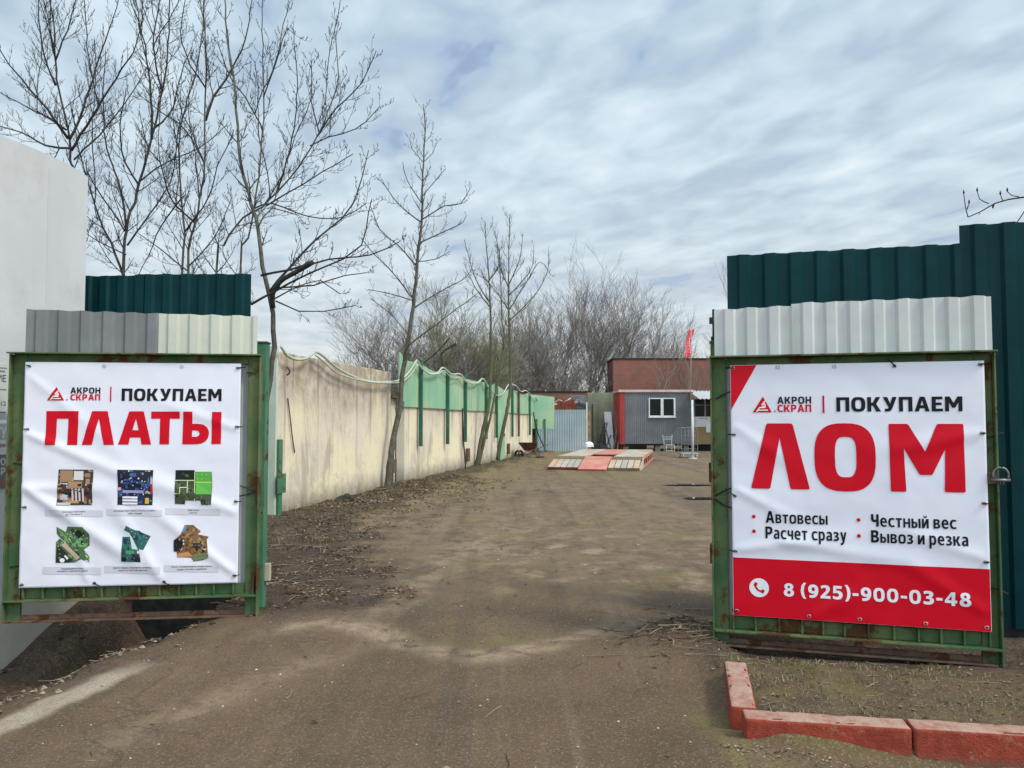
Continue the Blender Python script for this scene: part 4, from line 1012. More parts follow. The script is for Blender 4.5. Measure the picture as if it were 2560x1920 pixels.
rs = thing('red_sheet_fence', 'dark red sheet fence seen above the galvanised panel', 'fence', (P(1360, 1000, 40).x, 40, 0), 0)
s = MB(); corr(s, 0, 1.6, 0, 2.62, 0, .2, .02); s.build('sheet', M['redbrickmetal'], rs)
s = MB(); s.box(.0, 1.6, .01, .06, 2.2, 2.27); s.build('rail', M['darkiron'], rs)
lw = thing('brick_wall', 'low brown brick wall behind the brush at the far left of the yard', 'wall', (P(1340, 1000, 46).x, 46, 0), 0)
s = MB(); s.box(-4, 3.2, 0, .3, 0, 3.2); s.build('masonry', M['brick'], lw); s = MB(); s.box(-4.05, 3.25, -.05, .35, 3.203, 3.28); s.build('coping', M['darkiron'], lw)
gw = thing('brick_pier', 'broken grey brick pier between the fence panel and mossy concrete wall', 'wall', (P(1421, 1000, 42.3).x, 42.3, 0), 0)
s = MB(); s.box(0, 1.05, 0, .4, 0, 2.75); s.box(.08, .9, .0, .4, 2.753, 2.9); s.build('masonry', M['greybrick'], gw, bevel=.02)
s = MB(); s.tube(resample([Vector((-.05, -.3, 2.0)), Vector((.2, -.3, 2.38)), Vector((.6, -.3, 2.48)), Vector((1.0, -.3, 2.3))], .1), .14, 8); s.build('sheet_cover', M['greysheet'], gw)
ow = thing('concrete_slab_wall', 'mossy olive grey concrete slab wall left of the site cabin', 'wall', (P(1468, 1000, 41.5).x, 41.5, 0), 0)
s = MB(); s.box(0, 3.2, 0, .2, 0, 3.02); s.build('panel', M['olive'], ow, bevel=.02)
s = MB(); slab(s, .30, .50, -.16, -.003, 0, 2.45, 2.45); slab(s, .0, .25, -.08, -.003, 0, 3.0, 3.0); s.build('rib', M['olive'], ow, bevel=.02)

# brick building
bb = thing('brick_building', 'red brick building with flat dark roof edge rising behind the site cabin', 'building', (P(1533, 1000, 50).x, 50, 0), 0)
s = MB(); s.box(0, 16, 0, 3, 0, 5.5); s.build('masonry', M['brick'], bb)
s = MB(); s.box(-.06, 16.1, -.06, 3.1, 5.503, 5.58); s.build('roof_edge', M['darkiron'], bb)

# site cabin
CY = 38.5
cx0, cx1 = P(1549, 1000, CY).x, P(1727, 1000, CY).x
cb = thing('site_cabin', 'grey corrugated site cabin with red corner post and white framed window', 'cabin', (cx0, CY, 0))
CW = cx1 - cx0
s = MB(); corr(s, .26, CW, .36, 2.93, .0, .105, .02, duty=.5); s.box(.26, CW, .03, 2.4, .36, 2.93); s.build('cladding', M['contgrey'], cb)
s = MB(); s.box(0, .25, -.03, 2.4, .33, 2.93); s.box(.08, .12, -.045, -.031, .33, 2.93); s.build('corner_post', M['redpaint'], cb, bevel=.01)
s = MB(); s.box(-.06, CW + .12, -.10, 2.45, 2.935, 3.06); s.build('roof_trim', M['pinktrim'], cb, bevel=.01)
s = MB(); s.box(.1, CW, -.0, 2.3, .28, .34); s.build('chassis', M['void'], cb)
for u in (.2, CW * .5, CW - .35): MB().box(u, u + .25, .1, .5, 0, .278).build('block', M['olive'], cb)
wx0, wx1, wz0, wz1 = P(1621, 1000, CY).x - cx0, P(1688, 1000, CY).x - cx0, P(1600, 1042, CY).z, P(1600, 995, CY).z
wf = MB()
wm_ = (wx0 + wx1) / 2
for a, b, c_, d_ in ((wx0, wx0 + .06, wz0, wz1), (wx1 - .09, wx1, wz0, wz1), (wx0 + .06, wx1 - .09, wz0, wz0 + .06), (wx0 + .06, wx1 - .09, wz1 - .05, wz1), (wm_ - .07, wm_ + .07, wz0 + .06, wz1 - .05)): wf.box(a, b, -.07, -.022, c_, d_)
o = wf.build('window', M['whitepaint'], cb, bevel=.006)
s = MB(); s.box(wx0 + .03, wx1 - .03, -.045, -.028, wz0 + .03, wz1 - .03); s.build('pane', M['glass'], o)
s = MB(); s.box(wx0 - .03, wx1 + .03, -.12, -.071, wz0 - .05, wz0 - .002); s.build('sill', M['whitepaint'], o)
s = MB()
for k in range(11): s.box(wx0 + .12 + k * .1, wx0 + .17 + k * .1, -.05, -.022, wz1 + .10, wz1 + .26)
s.build('vent_slats', M['contgrey'], cb)

# porch next to the cabin
pc = thing('porch_cabin', 'small annex cabin with white corrugated canopy and notice board wall', 'cabin', (cx1 + .18, CY + .25, 0))
PWD = 3.2
s = MB(); s.box(0, PWD, 0, 2.2, 1.20, 1.72); s.build('white_panel', M['whitepaint'], pc)
s = MB(); s.box(0, PWD, .0, 2.2, .33, 1.195); s.build('ochre_panel', M['osb'], pc)
s = MB(); s.box(.0, PWD, .05, 2.2, 1.725, 2.6); s.build('window_band', M['glass'], pc)
s = MB()
for u in (.0, .55, 1.15, 1.75): s.box(u, u + .09, -.01, .045, 1.725, 2.6)
s.box(.0, 1.8, -.012, .045, 2.28, 2.32); s.box(.95, 1.12, -.01, .045, 1.78, 2.4)
s.build('window_frame', M['greysheet'], pc)
s = MB()
n = 40
vs, fs = [], []
for i in range(n + 1):
    x_ = -.22 + 3.8 * i / n
    h = .028 * math.cos(i * math.pi)
    vs += [(x_, -2.0, 2.56 + h), (x_, .3, 3.02 + h), (x_, -2.0, 2.57 + h), (x_, .3, 3.03 + h)]
for i in range(n):
    a = i * 4
    fs += [(a, a + 4, a + 5, a + 1), (a + 2, a + 3, a + 7, a + 6), (a, a + 2, a + 6, a + 4)]
s.add(vs, fs); s.build('canopy', M['whitesheet'], pc)
s = MB(); s.box(.0, PWD, .1, 2.2, .0, .3); s.build('underside_shade', M['void'], pc)  # black block filling the shaded space below the annex
# notices on it
nb_ = thing('notice_board', 'white poster with a dark headline and small red mark on the annex cabin', 'notice', (cx1 + .18, CY + .24, 0))
s = MB(); s.box(.12, 1.0, -.016, -.004, 1.22, 1.70, (.62, .62, .61)); s.build('sheet', M['ink'], nb_)
s = MB(); s.box(.28, .56, -.019, -.017, 1.60, 1.63, (.1, .1, .1)); s.build('headline', M['ink'], nb_)
s = MB(); s.box(.62, .70, -.019, -.017, 1.575, 1.655, (.5, .02, .05)); s.box(.645, .675, -.021, -.0195, 1.60, 1.64, (.7, .6, .6)); s.build('red_mark', M['ink'], nb_)
pn = thing('paper_sheet', 'white paper sheet pinned over the ochre board of the annex cabin', 'notice', (cx1 + .18, CY + .215, 0))
s = MB(); s.box(.62, 1.12, -.012, -.004, .93, 1.42, (.68, .68, .69)); s.build('sheet', M['ink'], pn)
s = MB(); s.box(.67, .86, -.015, -.0125, .99, 1.0, (.2, .2, .2)); s.box(.7, 1.0, -.015, -.0125, 1.05, 1.06, (.3, .3, .3)); s.build('print', M['ink'], pn)

# white pole and flag
wp = thing('white_pole', 'white steel pole on a round base plate before the annex cabin', 'pole', (P(1732, 1146, 31).x, 31.0, 0))
MB().cyl((0, 0, .03), (0, 0, 2.36), .045, 14).build('shaft', M['whitepaint'], wp, True)
MB().cyl((0, 0, .0), (0, 0, .03), .17, 20).build('base', M['whitepaint'], wp)
FY = 36.4
fl = thing('flag', 'narrow coral red flag drooping from a thin pole above the annex cabin', 'flag', (P(1726, 990, FY).x, FY, 2.5))
ftop = P(1733, 818, FY).z - 2.5
MB().cyl((0, 0, 0), (.09, 0, ftop), .017, 8).build('pole', M['palewood'], fl, True)
zb_, zt_ = P(1726, 893, FY).z - 2.5, P(1733, 822, FY).z - 2.5
s = MB(); vs, fs = [], []
nu, nv = 8, 18
def fpos(i, j, off=0):
    t = j / nv
    z = lerp(zb_, zt_, t); px_ = lerp(.02, .085, t)
    w = lerp(.30, .24, t) * (1 if t < .78 else 1.1 - 1.2 * abs(t - .87))
    x_ = px_ - w * (1 - i / nu) + .10 * t * t + .03 * math.sin(t * 9)
    return (x_, -.05 * math.sin(i * 1.1 + t * 5) - .02 + off, z - .05 * (1 - i / nu))
for j in range(nv + 1):
    for i in range(nu + 1): vs.append(fpos(i, j))
for j in range(nv):
    for i in range(nu):
        a = j * (nu + 1) + i; fs.append((a, a + 1, a + nu + 2, a + nu + 1))
s.add(vs, fs); o = s.build('cloth', M['flag'], fl, True)
sd_ = o.modifiers.new('thickness', 'SOLIDIFY'); sd_.thickness = .006
s = MB()
vs, fs, _ = text('АКРОН', 0, 1, 0, 1, WHITE, .02)
def fl_at(a, b):
    j = (.15 + .55 * a) * nv; i = (.85 - .55 * (1 - b)) * nu
    return Vector(fpos(i, j, -.012))
s.add([fl_at(a, b) for a, b in vs], fs, (.8, .55, .55)); s.build('lettering', M['ink'], fl)

# chair
ch = thing('metal_chair', 'pale metal frame chair standing in front of the site cabin', 'chair', (P(1673, 1137, 34).x, 34.0, 0), R(6))
s = MB(); s.box(-.2, .2, -.2, .2, .44, .47); s.build('seat', M['infill'], ch, bevel=.008)
for sx_ in (-1, 1):
    MB().tube([Vector((sx_ * .18, -.18, 0)), Vector((sx_ * .185, -.18, .44))], .016, 8).build('leg', M['infill'], ch, True)
    MB().tube(resample([Vector((sx_ * .18, .18, 0)), Vector((sx_ * .17, .18, .46)), Vector((sx_ * .215, .24, .89))], .1), .016, 8).build('leg', M['infill'], ch, True)
s = MB()
for z, w in ((.80, .2), (.74, .195), (.68, .19)): s.tube([Vector((-w, .22, z)), Vector((w, .22, z))], .012, 6)
s.build('backrest', M['infill'], ch, True)
for y_ in (-.18, .18): MB().tube([Vector((-.18, y_, .2)), Vector((.18, y_, .2))], .01, 6).build('stretcher', M['infill'], ch)

# roll cage trolley
tr = thing('wire_trolley', 'wire cage trolley on castors standing behind the white pole', 'trolley', (P(1722, 1143, 31.8).x, 31.9, 0), R(3))
s = MB()
for y_ in (-.28, .28):
    s.tube(resample([Vector((-.34, y_, .2)), Vector((-.36, y_, 1.15)), Vector((-.30, y_, 1.23)), Vector((.26, y_, 1.23)), Vector((.32, y_, 1.15)), Vector((.31, y_, .2))], .08), .015, 7)
    for z in (.36, .54, .72, .90, 1.08): s.tube([Vector((-.345, y_, z)), Vector((.315, y_, z))], .0065, 5)
    for x_ in (-.2, -.06, .08, .2): s.tube([Vector((x_, y_, .2)), Vector((x_, y_, 1.22))], .0065, 5)
s.build('cage', M['greysheet'], tr, True)
s = MB(); s.box(-.36, .36, -.3, .3, .16, .2); s.build('deck', M['galv'], tr, bevel=.01)
for sx_ in (-.28, .28):
    for sy_ in (-.24, .24): MB().cyl((sx_ - .02, sy_, .07), (sx_ + .02, sy_, .07), .07, 14).build('castor', M['hose'], tr, True)

# ladder, board, planks, debris left of the cabin
ld = thing('step_ladder', 'small black step ladder leaning before the white board', 'ladder', (P(1512, 1000, 39).x, 39.0, 0), R(0))
s = MB()
for y_ in (-.2, .2):
    s.tube([Vector((-.32, y_, .35)), Vector((.02, y_, 1.42)), Vector((.12, y_, 1.42)), Vector((-.02, y_, .85)), Vector((-.12, y_, .0))], .018, 6)
    s.tube([Vector((.05, y_, 1.05)), Vector((.30, y_, .02))], .018, 6)
    s.tube([Vector((.30, y_, .80)), Vector((.0, y_, .0))], .018, 6)
s.build('frame', M['darkiron'], ld)
for k, (x_, z) in enumerate(((-.22, .45), (-.08, .8))):
    q = MB(); q.box(x_ - .16, x_ + .12, -.2, .2, z - .015, z + .015); q.build('step', M['darkiron'], ld)
wb = MB(); wb.beam((P(1525, 1100, 40.2).x, 40.0, 0), (P(1525, 1100, 40.2).x, 41.1, 1.98), .38, .03, Vector((0, -1, .4)))
tag(wb.build('white_board', M['whitepaint']), 'tall narrow white board leaning on the mossy concrete wall', 'board')
for i, (a, b, mt, lab, w) in enumerate(((1532, 1552, 'wood', 'dark thick plank leaning on the red cabin corner post', .10), (1537, 1549, 'darkred', 'purplish thin plank among those leaning by the cabin', .06), (1541, 1551, 'palewood', 'pale thin lath lowest of those leaning by the cabin', .035), (1528, 1545, 'brownpost', 'long brown pole reaching highest of those leaning by the cabin', .05))):
    zt = (1.9, 1.5, 1.0, 2.5)[i]
    y_ = 39.5 - .25 * i if i < 3 else 40.4
    s = MB(); s.beam((P(a, 1000, y_).x, y_ - .2, .0), (P(b, 1000, y_).x, y_ + .35, zt), w, .04)
    tag(s.build('plank', M[mt]), lab, 'plank', 'planks leaning beside the cabin')
def lump(name, mat, loc, sx_, sy_, sz_, seed, lab, cat, fr=3, group=None):
    bm = bmesh.new(); bmesh.ops.create_icosphere(bm, subdivisions=3, radius=1)
    for v in bm.verts:
        k = 1 + .35 * noise.noise(v.co * 1.7 + Vector((seed, 0, 0))) + .18 * noise.noise(v.co * fr * 1.6 + Vector((0, seed, 0)))
        v.co = Vector((v.co.x * sx_ * k, v.co.y * sy_ * k, max(-.15, v.co.z) * sz_ * k))
    me = bpy.data.meshes.new(name); bm.to_mesh(me); bm.free(); me.materials.append(mat)
    o = bpy.data.objects.new(name, me); COL.objects.link(o); o.location = loc
    tag(o, lab, cat, group); return o
lump('plastic_bag', M['bag'], (P(1470, 1100, 33.6).x, 33.6, .42), .26, .2, .17, 3, 'crumpled white plastic bag at the far left of the ramp', 'bag', 4)
lump('scrap_heap', M['rubber'], (P(1502, 1000, 38.6).x, 38.5, 0), .5, .35, .33, 8, 'heap of dark scrap below the black step ladder', 'heap', 4)

# weighbridge ramp -----------------------------------------------------------
wr = thing('truck_ramp', 'low plank ramp with coral red centre and dark pit opening in the yard', 'ramp', (3.84, 23.35, 0), R(-13.3))
RL, RW_, RH, RD = 1.8, 2.8, .36, 6.0
def rz_(y_): return .10 + (RH - .10) * math.sin(min(1, y_ / RL) * math.pi / 2)
mats_p = ['plankpink', 'plankbeige', 'plankgrey', 'plankgrey', 'plankbeige']
def strip(mb, x0, x1, y0, y1, z=0, n=1):
    for k in range(n):
        a, b = lerp(y0, y1, k / n), lerp(y0, y1, (k + 1) / n)
        za, zb = rz_(a) + z, rz_(b) + z
        v = [(x0, a, za - .05), (x1, a, za - .05), (x1, b, zb - .05), (x0, b, zb - .05), (x0, a, za), (x1, a, za), (x1, b, zb), (x0, b, zb)]
        mb.add(v, [(0, 3, 2, 1), (4, 5, 6, 7), (0, 1, 5, 4), (1, 2, 6, 5), (2, 3, 7, 6), (3, 0, 4, 7)])
for x0, x1, order in ((-RW_, -RW_ + .95, (0, 1, 4, 2, 3)), (-.95, 0, (0, 4, 2, 1, 0))):
    for k in range(5):
        s = MB(); a = lerp(x0, x1, k / 5) + .012; b = lerp(x0, x1, (k + 1) / 5) - .012
        strip(s, a, b, .0, .95, 0, 3); s.build('plank', M[mats_p[order[k]]], wr)
    s = MB(); strip(s, x0 + .01, x1 - .01, .97, 1.75, -.006, 4); s.build('brown_board', M['plankbrown'], wr)
    s = MB()
    k = RL
    while k < RL + RD - .2: s.box(x0 + .01, x1 - .01, k + .01, k + .58, RH - .05, RH - .004 * math.sin(k * 5)); k += .6
    s.build('deck', M['plankbeige'], wr, bevel=.006)
s = MB(); strip(s, -RW_ + .97, -.97, -.25, RL - .05, .0, 8); s.build('centre_ramp', M['coral'], wr)
s = MB(); s.box(-RW_ + .97, -.97, 3.6, RL + RD, RH - .05, RH); s.build('centre_deck', M['coral'], wr, bevel=.006)
s = MB(); s.box(-RW_ + .97, -.97, RL + .0, 3.59, .01, .03); s.build('pit', M['void'], wr)
s = MB(); s.box(-RW_ + .97, -RW_ + 1.0, RL, 3.59, .03, RH - .06); s.box(-1.0, -.97, RL, 3.59, .03, RH - .06); s.box(-RW_ + 1.0, -1.0, 3.55, 3.59, .03, RH - .06); s.box(-RW_ + 1.0, -1.0, RL - .04, RL, .03, RH - .06); s.build('pit_side', M['void'], wr)  # pit floor and sides coloured black to imitate the shade inside
for a, b, mt in ((-RW_, -RW_ + .95, 'darkred'), (-.95, 0, 'plankbrown')):
    s = MB(); s.box(a, b, -.03, -.002, 0, .09); s.build('riser', M[mt], wr)
s = MB(); s.box(-RW_ + .97, -.97, -.29, -.252, 0, .06); s.build('riser', M['redpaint'], wr)
for x_ in (-RW_ - .03, .002):
    s = MB()
    slab(s, x_, x_ + .028, 0, RL, 0, .08, .08)
    s.box(x_, x_ + .028, RL, RL + RD, RH - .10, RH - .01); s.box(x_, x_ + .028, RL, RL + RD, 0, .05)
    for k in range(6): s.box(x_, x_ + .028, RL + .1 + k * 1.1, RL + .2 + k * 1.1, .051, RH - .101)
    s.build('side_beam', M['coral'], wr)
s = MB(); s.add([(.005, 0, .0), (.033, 0, .0), (.033, RL, .0), (.005, RL, .0), (.005, 0, .09), (.033, 0, .09), (.033, RL, RH - .02), (.005, RL, RH - .02)], [(0, 3, 2, 1), (4, 5, 6, 7), (0, 1, 5, 4), (1, 2, 6, 5), (2, 3, 7, 6), (3, 0, 4, 7)])
s.build('ramp_cheek', M['plankbeige'], wr)
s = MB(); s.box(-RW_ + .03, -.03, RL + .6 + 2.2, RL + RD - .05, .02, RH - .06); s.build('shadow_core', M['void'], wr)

# wheelbarrow -----------------------------------------------------------
wbx = thing('wheelbarrow', 'rusty brown wheelbarrow parked at the far end of the low wall', 'wheelbarrow', (P(1324, 1140, 30.4).x, 30.4, 0), R(-8))
s = MB()
t0 = [(-.42, -.26, .66), (.30, -.26, .66), (.30, .26, .66), (-.42, .26, .66)]
t1 = [(-.18, -.17, .34), (.20, -.17, .34), (.20, .17, .34), (-.18, .17, .34)]
t2 = [(-.39, -.24, .645), (.28, -.24, .645), (.28, .24, .645), (-.39, .24, .645)]
t3 = [(-.17, -.15, .36), (.18, -.15, .36), (.18, .15, .36), (-.17, .15, .36)]
s.add(t0 + t1 + t2 + t3, [(4, 5, 1, 0), (5, 6, 2, 1), (6, 7, 3, 2), (7, 4, 0, 3), (7, 6, 5, 4)] + [(0, 1, 9, 8), (1, 2, 10, 9), (2, 3, 11, 10), (3, 0, 8, 11)] + [(8, 9, 13, 12), (9, 10, 14, 13), (10, 11, 15, 14), (11, 8, 12, 15), (12, 13, 14, 15)])
s.build('tray', M['barrow'], wbx)
for y_ in (-1, 1):
    MB().tube(resample([Vector((-.45, y_ * .04, .19)), Vector((-.1, y_ * .17, .30)), Vector((.3, y_ * .24, .42)), Vector((.75, y_ * .26, .60))], .1), .017, 7).build('handle', M['wood'], wbx, True)
for y_ in (-1, 1): MB().tube([Vector((.10, y_ * .18, .34)), Vector((.42, y_ * .22, .0)), Vector((.34, y_ * .2, .43))], .015, 6).build('leg', M['darkiron'], wbx)
MB().ring((-.42, 0, .19), (0, 1, 0), .15, .045, 20, 8).build('tyre', M['rubber'], wbx, True)
s = MB(); s.cyl((-.42, -.05, .19), (-.42, .05, .19), .05, 12); s.box(-.55, -.29, -.012, .012, .17, .21); s.box(-.44, -.40, -.011, .011, .06, .32); s.build('wheel_hub', M['barrow'], wbx)
lump('red_rag', M['redpaint'], (P(1362, 1134, 34).x, 34.0, 0), .42, .25, .10, 12, 'faded red rag lying on the ground by the galvanised fence', 'rag', 4)
lump('dirt_clod', M['barkdark'], (P(1349, 1147, 30.5).x, 30.5, 0), .22, .16, .13, 21, 'dark clod of earth between wheelbarrow and plank ramp', 'clod', 4)
lump('earth_mound', M['barkdark'], (P(856, 1250, 14.2).x + .1, 14.0, .05), .17, .10, .15, 31, 'dark pointed earth clod at the foot of the tall cream wall', 'clod', 4)


# ------------------------------------------------------------------ kerb stones
def kerb(a, b, w, zt, label, seed, h=.3):
    a, b = Vector(a), Vector(b)
    d_ = b - a
    L = d_.length
    bm = bmesh.new()
    bmesh.ops.create_cube(bm, size=1)
    for v in bm.verts: v.co = Vector(((v.co.x + .5) * L, (v.co.y + .5) * w, (v.co.z - .5) * h))
    bmesh.ops.bevel(bm, geom=bm.edges[:], offset=.014, segments=3, affect='EDGES', profile=.5)
    for ax, n in ((0, 44), (1, 9), (2, 14)):
        L_ = (L, w, h)[ax]
        for k in range(1, n):
            no, co = [0, 0, 0], [0, 0, 0]
            no[ax] = 1; co[ax] = (L_ * k / n) if ax < 2 else -L_ * k / n
            bmesh.ops.bisect_plane(bm, geom=bm.verts[:] + bm.edges[:] + bm.faces[:], plane_co=co, plane_no=no)
    bm.normal_update()
    for v in bm.verts:
        q = v.co * 9 + Vector((seed, 0, 0))
        e = min(v.co.y, w - v.co.y) < .02 and v.co.z > -.02 or min(v.co.x, L - v.co.x) < .03
        chip = max(0, noise.noise(v.co * 11 + Vector((0, seed, 0))) - .22) * (.009 if e else .003)
        v.co += v.normal * (.0025 * noise.noise(q * 2.5) - chip)
    me = bpy.data.meshes.new('kerb_stone'); bm.to_mesh(me); bm.free()
    me.polygons.foreach_set('use_smooth', [True] * len(me.polygons))
    me.materials.append(M['kerb'])
    o = bpy.data.objects.new('kerb_stone', me); COL.objects.link(o)
    o.location = (a.x, a.y, zt); o.rotation_euler = (0, 0, math.atan2(d_.y, d_.x))
    tag(o, label, 'kerb', 'red kerb stones round the flower bed')
kA, kJ = G(1862, 1796, .150), G(2283, 1820, .155)
kA, kJ = Vector((kA.x, kA.y, 0)), Vector((kJ.x, kJ.y, 0))
dr = (kJ - kA).normalized()
kerb(kA, kJ - dr * .004, .125, .152, 'worn red kerb stone with chipped left corner, middle one of three', 2)
kerb(kJ + dr * .004, kJ + dr * .95, .125, .155, 'red kerb stone cut off by the right edge of the photo', 7)
kN, kF = G(1892, 1768, .145), G(1866, 1664, .12)
kN.z = kF.z = 0
kerb(kN + (kN - kF).normalized() * 0, kF, .125, .142, 'pinkish faded kerb stone leading away towards the right gate leaf', 13)


# ------------------------------------------------------------------ trees
Z1 = .57866
class Tree:
    def __init__(s, name, label, base, mats, group, seed, cat='tree'):
        s.root = thing(name, label, cat, base, 0, group)
        s.o = Vector(base)
        s.tr, s.tw, s.rng, s.mats, s.nodes = MB(), MB(), random.Random(seed), mats, []
    def twig(s, p, d_, L, r, lvl, up=.35, nk=5):
        rng = s.rng
        pts, rad = [p], [r]
        cur, dv = p.copy(), d_.normalized()
        n = max(3, min(7, int(L / .09)))
        for i in range(n):
            dv = (dv + Vector((rng.gauss(0, .09), rng.gauss(0, .09), up * (.6 + .4 * rng.random()) / n * 1.6))).normalized()
            cur = cur + dv * (L / n)
            pts.append(cur); rad.append(max(r * (1 - .7 * (i + 1) / n), .0028))
        s.tw.tube(pts, rad, 3 if r < .008 else 4, False)
        if lvl > 0:
            side = rng.choice((-1, 1))
            for i in range(1, n + 1):
                for sd_ in ((side, -side) if rng.random() < .45 else (side,)):
                    if rng.random() < .88:
                        t = (pts[i] - pts[i - 1]).normalized()
                        ax = t.cross(Vector((rng.gauss(0, .6), rng.gauss(0, .6), 1))).normalized()
                        q = Matrix.Rotation(sd_ * R(rng.uniform(35, 62)), 3, ax.cross(t) if rng.random() < .4 else ax) @ t
                        s.twig(pts[i], q, L * rng.uniform(.20, .42) * (1.15 - .5 * i / n), rad[i] * .62, lvl - 1, up * 1.3)
                side = -side
    def limb(s, pts, r0, r1, sp=.28, sl=.9, t0=.12, lvl=2, up=.4, trunk=False, ang=(32, 58)):
        rng = s.rng
        pts = resample(pts, .16)
        for i in range(1, len(pts) - 1): pts[i] += Vector((rng.gauss(0, .006), rng.gauss(0, .012), 0))
        n = len(pts)
        cum = [0]
        for i in range(1, n): cum.append(cum[-1] + (pts[i] - pts[i - 1]).length)
        T = cum[-1]
        rad = [lerp(r0, r1, (c / T) ** .85) for c in cum]
        s.nodes += [(p, r) for p, r in zip(pts, rad) if r > .010]
        (s.tr if trunk else s.tw).tube(pts, rad, 8 if r0 > .03 else 5)
        nxt = T * t0
        az = rng.uniform(0, 6.28)
        for i in range(1, n):
            if cum[i] >= nxt:
                nxt = cum[i] + sp * rng.uniform(.7, 1.35)
                t = (pts[i] - pts[i - 1]).normalized()
                az += 1.57 + rng.gauss(0, .35)
                f = cum[i] / T
                for sd_ in (0, math.pi):
                    if rng.random() < .82:
                        a = t.cross(Vector((0, 0, 1)) if abs(t.z) < .9 else Vector((1, 0, 0))).normalized()
                        a = Matrix.Rotation(az + sd_, 3, t) @ a
                        q = t * math.cos(R(45)) + a * math.sin(R(rng.uniform(*ang)))
                        s.twig(pts[i], q, sl * rng.uniform(.35, 1.0) * (1 - .62 * f), min(rad[i] * .5, .011), lvl, up)
    def uprights(s, n):
        """straight, steeply rising secondary stems springing from the limbs"""
        nodes = [q for q in s.nodes if q[0].z > 2.6]
        for _ in range(n):
            b_, r = s.rng.choice(nodes)
            d_ = Vector((s.rng.gauss(0, .30), s.rng.gauss(0, .25), 1)).normalized()
            L = s.rng.uniform(1.3, 2.6)
            pts = [b_ + (d_ * (1 - .25 * k / 5) + Vector((0, 0, .25 * k / 5))) * (L * k / 5) + Vector((.03 * math.sin(k * 1.7 + b_.x * 9), 0, 0)) * min(1, k) for k in range(6)]
            s.limb(pts, min(r * .7, .019), .006, .15, .6, .1, 2, up=.6)
    def fan(s, p, d_, L, r, lvl, spread=.5, up=.25, n=(2, 4)):
        """self-similar branching for far trees"""
        rng = s.rng
        pts, rad, cur, dv = [p], [r], p.copy(), d_.normalized()
        k = 4
        for i in range(k):
            dv = (dv + Vector((rng.gauss(0, .10), rng.gauss(0, .10), rng.gauss(0, .05) + up / k))).normalized()
            cur = cur + dv * (L / k)
            pts.append(cur); rad.append(max(.0065, r * (1 - .45 * (i + 1) / k)))
        (s.tr if r > .045 else s.tw).tube(pts, rad, 5 if r > .03 else 3, False)
        if lvl > 0:
            for i in range(1, k + 1):
                for _ in range(rng.randint(*n) if i == k else (1 if rng.random() < .74 else 0) if lvl < 3 else 1):
                    t = (pts[i] - pts[i - 1]).normalized()
                    q = (t + Vector((rng.gauss(0, spread), rng.gauss(0, spread), rng.gauss(.05, spread * .6)))).normalized()
                    s.fan(pts[i], q, L * rng.uniform(.45, .78), rad[i] * .66, lvl - 1, spread, up, n)
    def done(s):
        for mb in (s.tr, s.tw): mb.v = [(a - s.o.x, b - s.o.y, c_ - s.o.z) for a, b, c_ in mb.v]
        if s.tr.v: s.tr.build('trunk', M[s.mats[0]], s.root, True)
        if s.tw.v: s.tw.build('crown', M[s.mats[1]], s.root, True)

Z1 = .57866
def zl(pts, Y, dY=0.0):
    n = len(pts) - 1
    return [P(x_ * Z1, y_ * Z1, Y + dY * i / max(1, n)) for i, (x_, y_) in enumerate(pts)]
GT = 'bare young trees behind the left fence'
T = Tree('bare_tree', 'bare tree rising above the pale building, furthest left', (P(330 * Z1, 900, 12.5).x, 12.5, 0), ('barkdark', 'barkdark'), GT, 11)
T.limb([(P(330 * Z1, 900, 12.5).x, 12.5, 0)] + zl([(322, 900), (305, 690), (292, 560), (262, 430), (238, 300), (236, 150), (215, 0), (205, -180)], 12.5), .042, .008, .20, 1.3, .42, 2, trunk=True)
for l, r, d_ in (([(295, 600), (200, 470), (100, 350), (40, 280), (-20, 180)], .028, -.9), ([(297, 640), (200, 630), (100, 575), (0, 545), (-60, 520)], .022, .5), ([(285, 560), (200, 505), (130, 470), (0, 400)], .02, .8),
                 ([(302, 600), (360, 470), (410, 300), (470, 130), (512, 0)], .026, .6), ([(308, 650), (400, 500), (500, 340), (590, 190), (620, 60)], .026, -.5), ([(240, 260), (290, 130), (335, -20)], .018, .3),
                 ([(240, 370), (190, 240), (165, 60), (170, -60)], .018, -.4), ([(320, 690), (430, 580), (560, 420), (640, 280)], .018, .9), ([(238, 250), (215, 100), (225, -60)], .014, .2)):
    T.limb(zl(l, 12.5, d_), r * .92, .0065, .15, .78, .08, 2, up=.6)
T.uprights(4)
T.done()
T = Tree('bare_tree', 'bare tree with thick leaning trunk, second from the pale building', (P(535 * Z1, 1185, 12).x, 12, 0), ('barkdark', 'barkdark'), GT, 22)
T.limb([(P(530 * Z1, 1185, 12).x, 12, 0)] + zl([(535, 1185), (545, 1000), (590, 830), (645, 640), (690, 450), (720, 280), (735, 0), (740, -160)], 12), .041, .008, .20, 1.3, .42, 2, trunk=True)
